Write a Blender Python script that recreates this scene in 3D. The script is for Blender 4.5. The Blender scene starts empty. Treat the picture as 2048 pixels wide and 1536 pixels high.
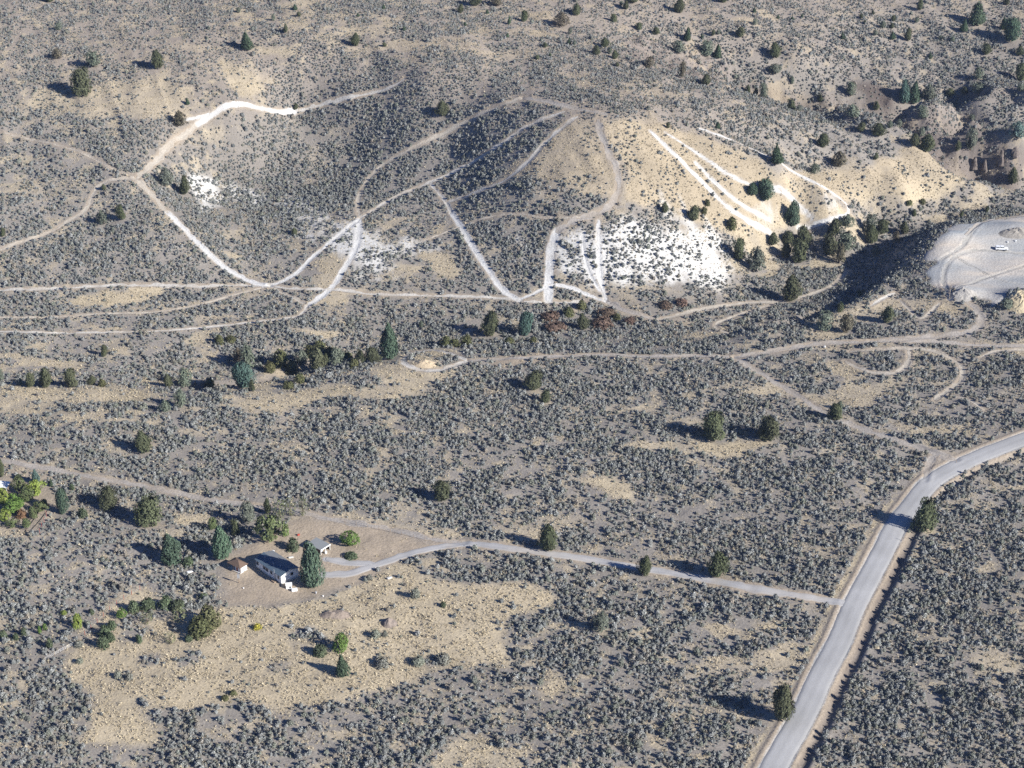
import bpy, math, random
import numpy as np
from mathutils import Vector

R = math.radians
S = bpy.context.scene
C = S.collection

# ------------------------------------------------------------------ camera, sky, sun, exposure
CAMH, PITCH, FPX = 301.0, 27.5, 3400.0
cam_d = bpy.data.cameras.new('camera')
cam = bpy.data.objects.new('camera', cam_d)
C.objects.link(cam)
cam.location = (0, 0, CAMH)
cam.rotation_euler = (R(90 - PITCH), 0, 0)
cam_d.sensor_width = 36.0
cam_d.lens = FPX / 2048 * 36.0
cam_d.clip_start = 1.0
cam_d.clip_end = 20000.0
S.camera = cam

SUN_EL = R(28.0)
SUN_DIR = Vector((0.87 * math.cos(SUN_EL), -0.49 * math.cos(SUN_EL), math.sin(SUN_EL))).normalized()
w = bpy.data.worlds.new("World")
S.world = w
w.use_nodes = True
nt = w.node_tree
sky = nt.nodes.new('ShaderNodeTexSky')
sky.sky_type = 'NISHITA'
sky.sun_disc = False
sky.sun_elevation = SUN_EL
sky.sun_rotation = math.atan2(SUN_DIR.x, SUN_DIR.y)
sky.altitude = 1500
sky.air_density = 1.0
sky.dust_density = 0.3
sky.ozone_density = 6.0
bg = nt.nodes['Background']
bg.inputs['Strength'].default_value = 0.05
tint = nt.nodes.new('ShaderNodeVectorMath'); tint.operation = 'MULTIPLY'; tint.inputs[1].default_value = (.74, .95, 1.35)
nt.links.new(sky.outputs[0], tint.inputs[0]); nt.links.new(tint.outputs[0], bg.inputs[0])
sd = bpy.data.lights.new('sun', 'SUN')
sd.energy = 5.0
sd.angle = R(0.5)
sd.color = (1.0, 0.965, 0.90)
sun = bpy.data.objects.new('sun', sd)
C.objects.link(sun)
sun.rotation_euler = SUN_DIR.to_track_quat('Z', 'Y').to_euler()
sun.location = (300, 200, 500)
vs = S.view_settings
vs.view_transform = 'Standard'
vs.look = 'None'
vs.exposure = 0.78
vs.gamma = 1.0
vs.use_curve_mapping = False
S.cycles.max_bounces = 4
S.cycles.diffuse_bounces = 2
S.cycles.volume_bounces = 0
S.cycles.transparent_max_bounces = 4
S.cycles.use_denoising = False

rng = np.random.default_rng(7)
random.seed(7)

# ------------------------------------------------------------------ photo pixel <-> place
cp, sp = math.cos(R(PITCH)), math.sin(R(PITCH))
def ray(px, py):
    a = (np.asarray(px, float) - 1024) / FPX
    v = (np.asarray(py, float) - 768) / FPX
    return a, cp - v * sp, -sp - v * cp
def at_z(px, py, z):
    dx, dy, dz = ray(px, py)
    t = (z - CAMH) / dz
    return dx * t, dy * t
def depth_of(x, y, z):
    return y * cp + (CAMH - z) * sp

# ------------------------------------------------------------------ noise
def _hash(ix, iy, s):
    n = (ix * 374761393 + iy * 668265263 + s * 1442695041) & 0xffffffff
    n = ((n ^ (n >> 13)) * 1274126177) & 0xffffffff
    return ((n ^ (n >> 16)) & 0xffff) / 65535.0
def vnoise(x, y, s=0):
    ix = np.floor(x).astype(np.int64); iy = np.floor(y).astype(np.int64)
    fx = x - ix; fy = y - iy
    fx = fx * fx * (3 - 2 * fx); fy = fy * fy * (3 - 2 * fy)
    a = _hash(ix, iy, s); b = _hash(ix + 1, iy, s); c = _hash(ix, iy + 1, s); d = _hash(ix + 1, iy + 1, s)
    return (a * (1 - fx) + b * fx) * (1 - fy) + (c * (1 - fx) + d * fx) * fy
def fbm(x, y, o=4, s=0):
    t = 0; amp = 0.5; tot = 0
    for k in range(o):
        t = t + amp * vnoise(x * 2 ** k + 17.3 * k, y * 2 ** k - 9.1 * k, s + k); tot += amp; amp *= 0.5
    return t / tot

# ------------------------------------------------------------------ relief: heights at places seen in the photograph
CTRL = [
 # near plain
 (-300,1600,0),(500,1600,0),(1200,1600,0),(1900,1600,0),(2500,1600,0),(-400,1250,0),(300,1250,0),(900,1250,0),(1500,1250,0),(2300,1250,0),
 (-400,1000,0),(200,1000,0),(800,980,0),(1400,980,0),(1900,980,0.5),(2300,950,1),(0,860,0),(400,860,0),(800,850,0),(1200,850,0),(1600,830,0.5),(2000,800,2),(2300,780,3),
 # rim of the creek bank
 (-250,790,0),(0,792,0),(150,790,0),(300,797,0),(430,797,0),(540,790,0),(620,772,0),(690,750,0),(780,728,0),(900,714,0),(1050,709,0),(1200,704,0),(1330,699,0),(1450,690,0.3),(1560,674,1),(1640,655,1.6),(1700,625,2.4),(1760,598,3.5),(1820,565,6),(1858,535,8.5),(1862,500,10),(1872,468,10),(1900,444,9),(1980,436,8),(2060,432,8),(2250,430,8),
 (1200,750,0),(900,760,0),(600,820,0),(1600,720,1),(1850,700,2),(2060,700,3),(1850,620,4),(2060,620,6),(1950,520,7),(2060,500,7),(2250,560,7),
 # creek floor
 (-250,745,-7),(0,745,-7),(150,742,-7),(300,745,-8),(430,748,-9),(540,742,-9),(620,725,-9),(690,708,-8),(780,688,-7.5),(900,682,-6),(1050,678,-5.5),(1200,674,-5),(1330,664,-5),(1450,650,-6),(1560,625,-7),(1640,597,-8),(1690,560,-10),(1712,520,-11),(1735,490,-11),(1770,468,-10),(1745,520,-10),(1780,500,-9.5),(1730,560,-8),(1830,448,-7),(1900,424,-5),(2000,416,-4),(2100,410,-4),(2250,400,-3),
 (-250,690,-6),(0,690,-6),(300,690,-6),(600,670,-6),(900,645,-6),(1200,640,-6),(1400,620,-6),(1560,560,-8),(1640,510,-9),(1760,435,-5),
 # foot of the hills
 (-250,600,-4),(0,600,-4),(300,590,-4),(540,574,-3),(700,592,-4),(1000,606,-4.5),(1200,604,-4.5),(1380,600,-5),(1460,560,-6),(1520,500,-6),(1610,458,-4),(1715,442,-3),
 # left hills
 (-250,480,5),(0,480,6),(200,450,9),(100,545,0),(-250,350,18),(0,350,18),(100,370,17),(270,355,20),(340,430,11.5),(400,500,4.5),(-250,250,30),(0,250,30),(165,185,38),(330,270,28),(430,345,10),(440,400,4),(480,480,1.5),(520,545,-2),
 (-250,100,48),(0,100,48),(300,120,47),(470,205,35),(600,230,24),(550,340,7),(560,450,2),(600,100,49),(-250,0,60),(0,0,58),(450,0,58),(800,0,57),
 # main hill
 (700,520,1.5),(700,440,5.5),(700,300,14),(700,190,34),(900,500,3),(900,400,10.5),(900,300,21),(900,220,35),(1000,195,43),(1080,200,45),(1150,214,45.5),(1200,232,45),(1050,400,19),(1050,500,6.5),(1200,300,35.5),(1200,400,21.5),(1200,500,8.5),(1250,240,44),(1320,245,41.5),(1390,265,37.5),(1460,300,31),(1560,345,22),(1640,385,12),(1700,430,0),
 (1330,320,31),(1330,420,16),(1350,520,3),(1450,400,15),(1500,440,6),(1560,420,6),
 # saddle and second spur
 (1430,258,36),(1500,245,33),(1500,285,27),(1620,290,23),(1620,340,15),(1720,330,15),(1800,370,8),(1850,410,-2),(1300,150,46.5),(1400,176,41.5),(1500,196,36),(1600,222,30),(1700,254,22.5),(1800,285,16),(1870,310,10),(1915,345,4.5),(1950,395,-2),
 (1150,150,47),(1000,120,48),(850,150,46),(1150,60,50),(1250,100,46),(1000,0,56),(1200,0,54),
 # canyon and far slope
 (1330,128,36),(1420,140,29),(1500,168,21),(1600,190,14),(1700,215,9),(1780,236,4),(1835,262,-2),(1862,290,-6),(1895,325,-6),(1960,360,-4.5),(2060,348,-3),(2250,335,0),
 (1450,60,43),(1600,110,33),(1600,0,46),(1400,0,50),(1750,160,20),(1800,196,13),(1760,100,29),(1900,100,28.5),(2060,100,29),(2250,100,30),(1900,168,17),(2060,160,18),(2000,0,43),(2250,0,44),(1850,0,44),
 (1900,197,23),(1960,188,25),(2060,183,26),(2250,180,27),(1888,218,22),(1876,240,4),(1935,240,19),(1925,268,5),(2000,262,18),(1985,292,4),(2060,270,17),(2060,300,5),(2250,275,17),
]
# beyond the top edge
CTRL += [(px, -160, z) for px, z in ((-300,72),(300,70),(900,68),(1400,62),(1800,58),(2300,58))]
cpx = np.array([c[0] for c in CTRL], float); cpy = np.array([c[1] for c in CTRL], float); cz = np.array([c[2] for c in CTRL], float)
cx, cy = at_z(cpx, cpy, cz)
cx = np.append(cx, [-260, 0, 260]); cy = np.append(cy, [300, 300, 300]); cz = np.append(cz, [0, 0, 0])
K = 5.0
def phi(r2): return np.sqrt(r2 + K * K)
A = phi((cx[:, None] - cx) ** 2 + (cy[:, None] - cy) ** 2)
A[np.diag_indices(len(cx))] -= 0.6     # a little smoothing (kernel is conditionally negative)
P = np.c_[np.ones(len(cx)), cx / 500, cy / 500]
M_ = np.block([[A, P], [P.T, np.zeros((3, 3))]])
sol = np.linalg.solve(M_, np.append(cz, [0, 0, 0]))
wts, pol = sol[:-3], sol[-3:]

X0, X1, Y0, Y1, CS = -470.0, 470.0, 300.0, 1240.0, 0.5
cxs = np.arange(X0, X1 + 2, 2.0); cys = np.arange(Y0, Y1 + 2, 2.0)
gx, gy = np.meshgrid(cxs, cys)
Hc = np.full(gx.shape, pol[0]) + pol[1] * gx / 500 + pol[2] * gy / 500
for k in range(len(cx)):
    Hc += wts[k] * np.sqrt((gx - cx[k]) ** 2 + (gy - cy[k]) ** 2 + K * K)
NX = int((X1 - X0) / CS) + 1; NY = int((Y1 - Y0) / CS) + 1
def samp(G, x, y, cs=CS):
    fx = np.clip((np.asarray(x, float) - X0) / cs, 0, G.shape[1] - 1.001); fy = np.clip((np.asarray(y, float) - Y0) / cs, 0, G.shape[0] - 1.001)
    ix = fx.astype(int); iy = fy.astype(int); fx = fx - ix; fy = fy - iy
    return (G[iy, ix] * (1 - fx) + G[iy, ix + 1] * fx) * (1 - fy) + (G[iy + 1, ix] * (1 - fx) + G[iy + 1, ix + 1] * fx) * fy
xs = X0 + np.arange(NX) * CS; ys = Y0 + np.arange(NY) * CS
GX, GY = np.meshgrid(xs, ys)
H = samp(Hc, GX, GY, 2.0)

def unproj(px, py):
    """place on the ground seen at a photo pixel"""
    px = np.atleast_1d(np.asarray(px, float)); py = np.atleast_1d(np.asarray(py, float))
    dx, dy, dz = ray(px, py)
    t = np.full(px.shape, 330.0); done = np.zeros(px.shape, bool); tp = t.copy()
    while not done.all() and t.min() < 2200:
        x, y, z = dx * t, dy * t, CAMH + dz * t
        hit = (z <= samp(H, x, y)) & ~done
        done |= hit
        tp = np.where(done, tp, t)
        t = np.where(done, t, t + 4.0)
        if t.max() > 2200: break
    lo, hi = tp, t
    for _ in range(12):
        m = (lo + hi) / 2
        below = CAMH + dz * m <= samp(H, dx * m, dy * m)
        hi = np.where(below, m, hi); lo = np.where(below, lo, m)
    return dx * hi, dy * hi

# ------------------------------------------------------------------ masks on a half metre raster
def line_dist(pts, reach, widths=None):
    """distance raster to a polyline of world points, only near it; returns slices and arrays"""
    x = pts[:, 0]; y = pts[:, 1]
    i0 = max(0, int((x.min() - reach - X0) / CS)); i1 = min(NX, int((x.max() + reach - X0) / CS) + 2)
    j0 = max(0, int((y.min() - reach - Y0) / CS)); j1 = min(NY, int((y.max() + reach - Y0) / CS) + 2)
    D = np.full((j1 - j0, i1 - i0), 1e9, np.float32); T = np.zeros_like(D); SD = np.zeros_like(D)
    n = len(pts) - 1
    for k in range(n):
        a = pts[k]; b = pts[k + 1]
        p0 = max(i0, int((min(a[0], b[0]) - reach - X0) / CS)); p1 = min(i1, int((max(a[0], b[0]) + reach - X0) / CS) + 2)
        q0 = max(j0, int((min(a[1], b[1]) - reach - Y0) / CS)); q1 = min(j1, int((max(a[1], b[1]) + reach - Y0) / CS) + 2)
        if p1 <= p0 or q1 <= q0: continue
        gx_ = GX[q0:q1, p0:p1]; gy_ = GY[q0:q1, p0:p1]
        d = b - a; L = max((d ** 2).sum(), 1e-6)
        t = np.clip(((gx_ - a[0]) * d[0] + (gy_ - a[1]) * d[1]) / L, 0, 1)
        dist = np.hypot(gx_ - a[0] - t * d[0], gy_ - a[1] - t * d[1])
        side = (d[0] * (gy_ - a[1]) - d[1] * (gx_ - a[0]))
        sub = D[q0 - j0:q1 - j0, p0 - i0:p1 - i0]
        m = dist < sub
        sub[m] = dist[m]
        T[q0 - j0:q1 - j0, p0 - i0:p1 - i0][m] = ((k + t) / n)[m]
        SD[q0 - j0:q1 - j0, p0 - i0:p1 - i0][m] = np.sign(side)[m]
    return (slice(j0, j1), slice(i0, i1)), D, T, SD
def smooth_line(pts, step=1.0):
    """Catmull-Rom through world points, resampled"""
    p = np.vstack([2 * pts[0] - pts[1], pts, 2 * pts[-1] - pts[-2]])
    out = []
    for k in range(1, len(p) - 2):
        n = max(2, int(np.hypot(*(p[k + 1] - p[k])) / step))
        for t in np.linspace(0, 1, n, endpoint=False):
            out.append(0.5 * ((2 * p[k]) + (p[k + 1] - p[k - 1]) * t + (2 * p[k - 1] - 5 * p[k] + 4 * p[k + 1] - p[k + 2]) * t * t + (-p[k - 1] + 3 * p[k] - 3 * p[k + 1] + p[k + 2]) * t ** 3))
    out.append(p[-2])
    return np.array(out)
def px_line(pp, step=1.0):
    pp = np.array(pp, float)
    d = []
    for k in range(len(pp) - 1):
        n = max(1, int(np.hypot(*(pp[k + 1] - pp[k])) / 30))
        d += [pp[k] + (pp[k + 1] - pp[k]) * t for t in np.linspace(0, 1, n, endpoint=False)]
    d.append(pp[-1]); d = np.array(d)
    # smooth in pixels then put on the ground
    d = smooth_line(pp, 12.0)
    x, y = unproj(d[:, 0], d[:, 1])
    pts = np.c_[x, y]
    # drop jumps over crests
    keep = [0]
    for i in range(1, len(pts)):
        if np.hypot(*(pts[i] - pts[keep[-1]])) < 40: keep.append(i)
    pts = pts[keep]
    for _ in range(2):
        pts[1:-1] = pts[1:-1] * 0.5 + (pts[:-2] + pts[2:]) * 0.25
    return smooth_line(pts, step)
def poly_mask(pp, soft=3.0, rough=4.0):
    """soft mask of a photo-pixel polygon laid on the ground, ragged edge"""
    pp = np.array(pp, float)
    q = np.vstack([pp, pp[:1]])
    d = np.vstack([q[k] + (q[k + 1] - q[k]) * t for k in range(len(pp)) for t in (0, .25, .5, .75)])
    x, y = unproj(d[:, 0], d[:, 1])
    reach = soft + rough + 2
    pts = np.c_[x, y]; pts = np.vstack([pts, pts[:1]])
    sl, D, T, SD = line_dist(pts, 1e-3)
    j0, j1, i0, i1 = sl[0].start, sl[0].stop, sl[1].start, sl[1].stop
    j0 = max(0, j0 - int(reach / CS)); i0 = max(0, i0 - int(reach / CS)); j1 = min(NY, j1 + int(reach / CS)); i1 = min(NX, i1 + int(reach / CS))
    if j1 <= j0 or i1 <= i0: return (slice(0, 1), slice(0, 1)), np.zeros((1, 1), np.float32)
    gx_ = GX[j0:j1, i0:i1]; gy_ = GY[j0:j1, i0:i1]
    gx_ = gx_ + (fbm(gx_ / 9, gy_ / 9, 3, 31) - 0.5) * rough * 2.4; gy_ = gy_ + (fbm(gx_ / 9 + 50, gy_ / 9, 3, 37) - 0.5) * rough * 2.4
    inside = np.zeros(gx_.shape, bool)
    for k in range(len(pts) - 1):
        (ax, ay), (bx, by) = pts[k], pts[k + 1]
        if ay == by: continue
        c = ((ay > gy_) != (by > gy_)) & (gx_ < (bx - ax) * (gy_ - ay) / (by - ay) + ax)
        inside ^= c
    m = inside.astype(np.float32)
    r = max(1, int(soft / CS / 2))
    for _ in range(2):
        for ax_ in (0, 1):
            cs = np.cumsum(np.insert(m, 0, 0, axis=ax_), axis=ax_)
            n = m.shape[ax_]
            hi = np.clip(np.arange(n) + r + 1, 0, n); lo = np.clip(np.arange(n) - r, 0, n)
            m = (np.take(cs, hi, ax_) - np.take(cs, lo, ax_)) / (2 * r + 1)
    return (slice(j0, j1), slice(i0, i1)), m.astype(np.float32)

Z0 = lambda: np.zeros((NY, NX), np.float32)
grass, chalk, bare, dark, gravel, nobush = Z0(), Z0(), Z0(), Z0(), Z0(), Z0()
def put(G, pp, v=1.0, soft=3.0, rough=4.0):
    sl, m = poly_mask(pp, soft, rough)
    G[sl] = np.maximum(G[sl], m * v)
def cut(G, pp, v=1.0, soft=2.0, rough=3.0):
    sl, m = poly_mask(pp, soft, rough)
    G[sl] *= (1 - m * v)

# dry tan grass
for pp, v in (
 ([(1120,245),(1180,240),(1235,245),(1245,330),(1238,400),(1165,395),(1060,350),(1010,365),(960,372),(1020,330),(1070,300)], .85),
 ([(1205,240),(1260,240),(1390,262),(1500,315),(1620,372),(1700,430),(1610,455),(1560,470),(1480,480),(1400,450),(1330,410),(1240,400),(1250,330)], 1.0),
 ([(1540,345),(1640,330),(1740,330),(1830,298),(1880,320),(1940,385),(1880,402),(1800,402),(1700,400),(1620,380)], .95),
 ([(1490,250),(1600,290),(1700,325),(1640,340),(1540,310)], .35),
 ([(60,180),(200,170),(330,140),(380,190),(375,245),(250,240),(120,235),(40,205)], .7),
 ([(430,105),(500,130),(545,185),(490,195),(450,160)], .8),
 ([(550,0),(640,0),(620,60),(570,70)], .6), ([(500,85),(600,95),(580,110),(500,100)], .8),
 ([(850,72),(930,75),(960,100),(1090,98),(1060,118),(950,115),(880,98)], .6),
 ([(1100,140),(1200,150),(1250,190),(1170,180)], .5), ([(1270,165),(1400,190),(1380,200),(1280,185)],.6),
 ([(118,606),(200,582),(320,566),(332,590),(240,618),(165,618)], 1), ([(450,505),(490,510),(500,530),(470,525)], .9),
 ([(0,770),(140,775),(300,778),(330,792),(240,805),(100,802),(0,798)], .9),
 ([(430,795),(560,785),(690,765),(730,785),(640,800),(560,822),(490,822)], .85),
 ([(590,655),(650,660),(705,668),(640,682)], 1), ([(740,740),(800,722),(930,735),(900,762),(830,785),(760,768)], .8),
 ([(840,700),(880,693),(915,705),(870,712)], 1), ([(810,715),(850,705),(900,725),(850,738)], .9),
 ([(1345,868),(1440,878),(1570,882),(1480,905),(1430,918),(1380,900)], 1), ([(1148,965),(1225,948),(1275,1000),(1230,1003),(1190,980)], 1),
 ([(715,822),(750,818),(760,835),(720,838)], .8),
 ([(1740,820),(1840,850),(1960,835),(1900,870),(1800,870)], .7), ([(1640,815),(1690,835),(1760,860),(1700,850)], .9),
 ([(1860,600),(1920,605),(1930,630),(1880,628)], .9), ([(1640,700),(1570,720),(1590,735),(1650,725)],.5),
 ([(820,500),(900,505),(930,545),(900,560),(850,535)], .9), ([(660,575),(740,578),(740,588),(660,586)], .9), ([(790,470),(850,480),(830,500),(790,490)], .8),
 ([(1050,585),(1090,570),(1090,580),(1055,597)], 1),([(1150,560),(1190,575),(1190,595),(1160,580)], .8),
 ([(120,1312),(200,1272),(330,1235),(430,1210),(480,1205),(600,1190),(700,1165),(770,1130),(850,1108),(840,1150),(930,1168),(1080,1168),(1130,1190),(1045,1230),(1012,1275),(1045,1335),(950,1330),(860,1345),(760,1385),(690,1400),(640,1430),(560,1440),(500,1405),(440,1415),(330,1420),(290,1400),(330,1475),(250,1480),(130,1480),(200,1420),(180,1370),(130,1340)], 1),
 ([(240,1180),(300,1175),(330,1215),(230,1240),(180,1270),(150,1290),(200,1240)], .9),
 ([(890,1490),(950,1455),(1000,1490),(960,1536),(900,1536)], .9), ([(1075,1340),(1150,1360),(1110,1392),(1080,1385)], .9), ([(1490,1245),(1570,1240),(1560,1262),(1510,1262)], .9),
 ([(1180,1305),(1240,1295),(1230,1315)], .8),([(1300,1165),(1400,1180),(1350,1195)],.5),
 ([(620,1030),(740,1050),(860,1075),(960,1075),(900,1062),(760,1035),(640,1015)], .8), ([(480,1110),(560,1090),(540,1110)], .8),
 ([(340,1020),(420,1018),(420,1040),(360,1045)], .9), ([(360,980),(400,985),(390,1000)], .9),
 ([(1280,1100),(1330,1110),(1500,1145),(1490,1165),(1420,1150),(1290,1120)], .55), ([(1290,1135),(1340,1150),(1310,1160)], .9),
 ([(840,1110),(960,1100),(1060,1110),(980,1125),(900,1120)], .5), ([(1840,1050),(1900,1058),(1890,1072),(1840,1068)], 1),
 ([(1930,1300),(2048,1310),(2048,1345),(1960,1340)], .7), ([(1830,1430),(1900,1450),(1880,1480)],.4), ([(0,1050),(60,1062),(75,1075),(40,1080),(0,1068)], .8),
 ([(1640,1260),(1660,1230),(1640,1300),(1590,1380),(1545,1450),(1520,1536),(1500,1536),(1550,1400)], .8),
 ([(1700,1170),(1750,1090),(1780,1020),(1770,1015),(1735,1095),(1690,1165)], .7), ([(0,355),(150,350),(230,375),(180,400),(80,390),(0,385)], .4),
 ([(500,860),(560,850),(560,870)],.5),([(660,30),(760,60),(830,80),(700,60)],.5),
): put(grass, pp, v)
# sage islands inside the grass field
for pp in ([(590,1262),(640,1258),(655,1285),(630,1300),(585,1290)], [(345,1318),(385,1298),(405,1312),(400,1330),(350,1332)], [(290,1308),(315,1305),(322,1325),(298,1328)],
           [(340,1420),(400,1415),(430,1450),(380,1450)], [(270,1390),(300,1395),(330,1410),(290,1405)], [(540,1330),(575,1325),(570,1345),(545,1342)],
           [(225,1345),(265,1345),(265,1362),(230,1358)], [(560,1420),(680,1395),(690,1440),(600,1460)], [(330,1150),(450,1140),(440,1195),(370,1215),(320,1190)],
           [(240,1255),(300,1255),(290,1290),(240,1290)], [(835,1320),(905,1312),(905,1330),(840,1335)], [(700,1110),(850,1112),(1000,1130),(960,1170),(870,1150),(830,1130)]): cut(grass, pp)
cut(grass, [(1440,500),(1530,478),(1600,465),(1720,448),(1760,520),(1690,600),(1480,600)], 1, 2, 2)
# white chalky soil
for pp, v in (
 ([(1104,470),(1180,448),(1300,430),(1410,455),(1455,500),(1462,568),(1400,575),(1330,568),(1270,575),(1160,575),(1108,550)], 1.05),
 ([(1380,505),(1440,525),(1445,550),(1390,535)], 1), ([(1300,380),(1360,400),(1430,460),(1400,475),(1330,440)], .6),
 ([(1480,400),(1530,405),(1600,430),(1610,455),(1560,468),(1500,440)], .72), ([(1600,370),(1650,380),(1695,420),(1680,430),(1620,400)], .7),
 ([(690,440),(760,465),(800,500),(790,540),(735,545),(690,520),(655,505),(650,470)], 1.0), ([(560,420),(640,440),(700,470),(650,500),(590,480)], .75),
 ([(398,335),(445,330),(436,380),(426,440),(402,435),(392,380)], 1.1), ([(500,375),(600,395),(690,440),(640,450),(560,430)], .75),
 ([(430,340),(470,345),(540,400),(520,420),(440,390)], .75), ([(520,400),(600,400),(700,450),(680,500),(620,490),(560,440)], .62), ([(300,495),(370,478),(360,500),(310,508)], .7), ([(0,375),(60,372),(20,395)], .8), ([(20,420),(120,405),(100,425),(30,440)], .5),
 ([(1000,460),(1090,445),(1090,520),(1040,540)], .55), ([(930,470),(960,470),(1000,560),(980,565)], .6), ([(740,530),(900,500),(840,470),(770,480)], .8), ([(1060,440),(1110,460),(1100,500),(1060,480)], .4),
 ([(700,520),(800,545),(850,575),(740,570),(690,550)], .65), ([(1290,225),(1330,240),(1300,245)], .8), ([(830,700),(870,695),(860,702)], .4),
): put(chalk, pp, v, 8.0, 7.0)
put(nobush, [(425,1140),(470,1100),(520,1085),(600,1035),(690,1040),(860,1078),(900,1085),(830,1105),(740,1150),(650,1200),(560,1218),(470,1205),(440,1180)], .93, 1, 2)
put(nobush, [(0,950),(95,962),(120,1000),(96,1030),(70,1070),(0,1050)], .9, 1, 1)
# worn grey quarry pad and other bare soil
for pp, v in (([(1872,480),(1905,446),(1980,440),(2130,436),(2130,590),(1990,602),(1930,600),(1890,585),(1862,545)], 1),): put(gravel, pp, v, 1.0, 6.0)
for pp, v in (
 ([(440,1135),(520,1090),(600,1035),(690,1040),(860,1078),(900,1085),(830,1105),(740,1150),(650,1190),(560,1215),(470,1200),(440,1170)], 1), ([(430,1120),(520,1085),(640,1100),(690,1150),(640,1195),(560,1215),(460,1200)], 1), ([(610,1125),(680,1110),(700,1150),(650,1160)], .9),
 ([(0,935),(160,960),(150,1000),(100,1045),(60,1075),(0,1060)], .7), ([(985,710),(1100,706),(1170,712),(1080,727),(990,730)], 1), ([(1640,680),(1740,678),(1720,695),(1660,695)], .8),
 ([(240,345),(300,350),(290,375),(250,365)], .7), ([(1150,212),(1230,225),(1220,238),(1150,228)], .9), ([(880,395),(920,395),(905,415)], .6), ([(1440,708),(1500,705),(1480,725)], .7),
 ([(300,1035),(350,1040),(340,1055),(290,1050)], .6), ([(285,875),(320,885),(310,905),(280,905)], .7), ([(1840,900),(1930,915),(1880,930),(1850,950),(1845,925)], .5),
 ([(1250,620),(1330,635),(1420,640),(1330,655),(1270,640)], .6), ([(170,1255),(250,1190),(240,1230),(190,1290),(140,1310)], .7), ([(1690,1200),(1660,1215),(1700,1240)], .8),
): put(bare, pp, v)
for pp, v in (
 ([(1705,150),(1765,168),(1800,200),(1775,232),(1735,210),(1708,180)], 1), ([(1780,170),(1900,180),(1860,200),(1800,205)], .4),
 ([(1860,240),(1940,240),(2060,300),(2060,340),(1940,350),(1870,300)], .4), ([(1250,100),(1320,110),(1480,170),(1400,165),(1300,140)], .35)): put(dark, pp, v)  # dark scree and rock, with canyon and gully shade painted in
rocky = Z0()
for pp, v in (
 ([(1230,70),(1400,90),(1500,160),(1640,190),(1800,215),(1900,205),(1990,260),(2060,300),(2060,350),(1960,380),(1870,320),(1780,270),(1650,225),(1500,190),(1380,165),(1260,130)], 1),
 ([(1690,120),(1780,130),(1960,150),(2060,150),(2060,185),(1860,200),(1700,160)], .35), ([(1400,60),(1700,70),(2060,100),(2060,150),(1700,140),(1450,120)], .2)): put(rocky, pp, v)

# mounds, ditches and cuts pressed into the relief
def bump(px, py, r, h, asp=1.0, ang=0.0):
    x, y = unproj(px, py); x = x[0]; y = y[0]
    i0 = max(0, int((x - 3 * r * asp - X0) / CS)); i1 = int((x + 3 * r * asp - X0) / CS); j0 = max(0, int((y - 3 * r * asp - Y0) / CS)); j1 = int((y + 3 * r * asp - Y0) / CS)
    gx_ = GX[j0:j1, i0:i1] - x; gy_ = GY[j0:j1, i0:i1] - y
    c, s = math.cos(ang), math.sin(ang)
    a = (gx_ * c + gy_ * s) / asp; b = -gx_ * s + gy_ * c
    H[j0:j1, i0:i1] += h * np.exp(-(a * a + b * b) / r / r)
bump(1925, 588, 6, 3.2, 1.6); bump(2045, 600, 8, 4.5, 1.4); bump(2045, 465, 9, 3.5, 1.6, -.3); bump(1900, 470, 5, 1.5, 1.5); bump(850, 726, 4, 1.5, 1.6)
bump(430, 350, 6, -1.5, 1.2)

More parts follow.
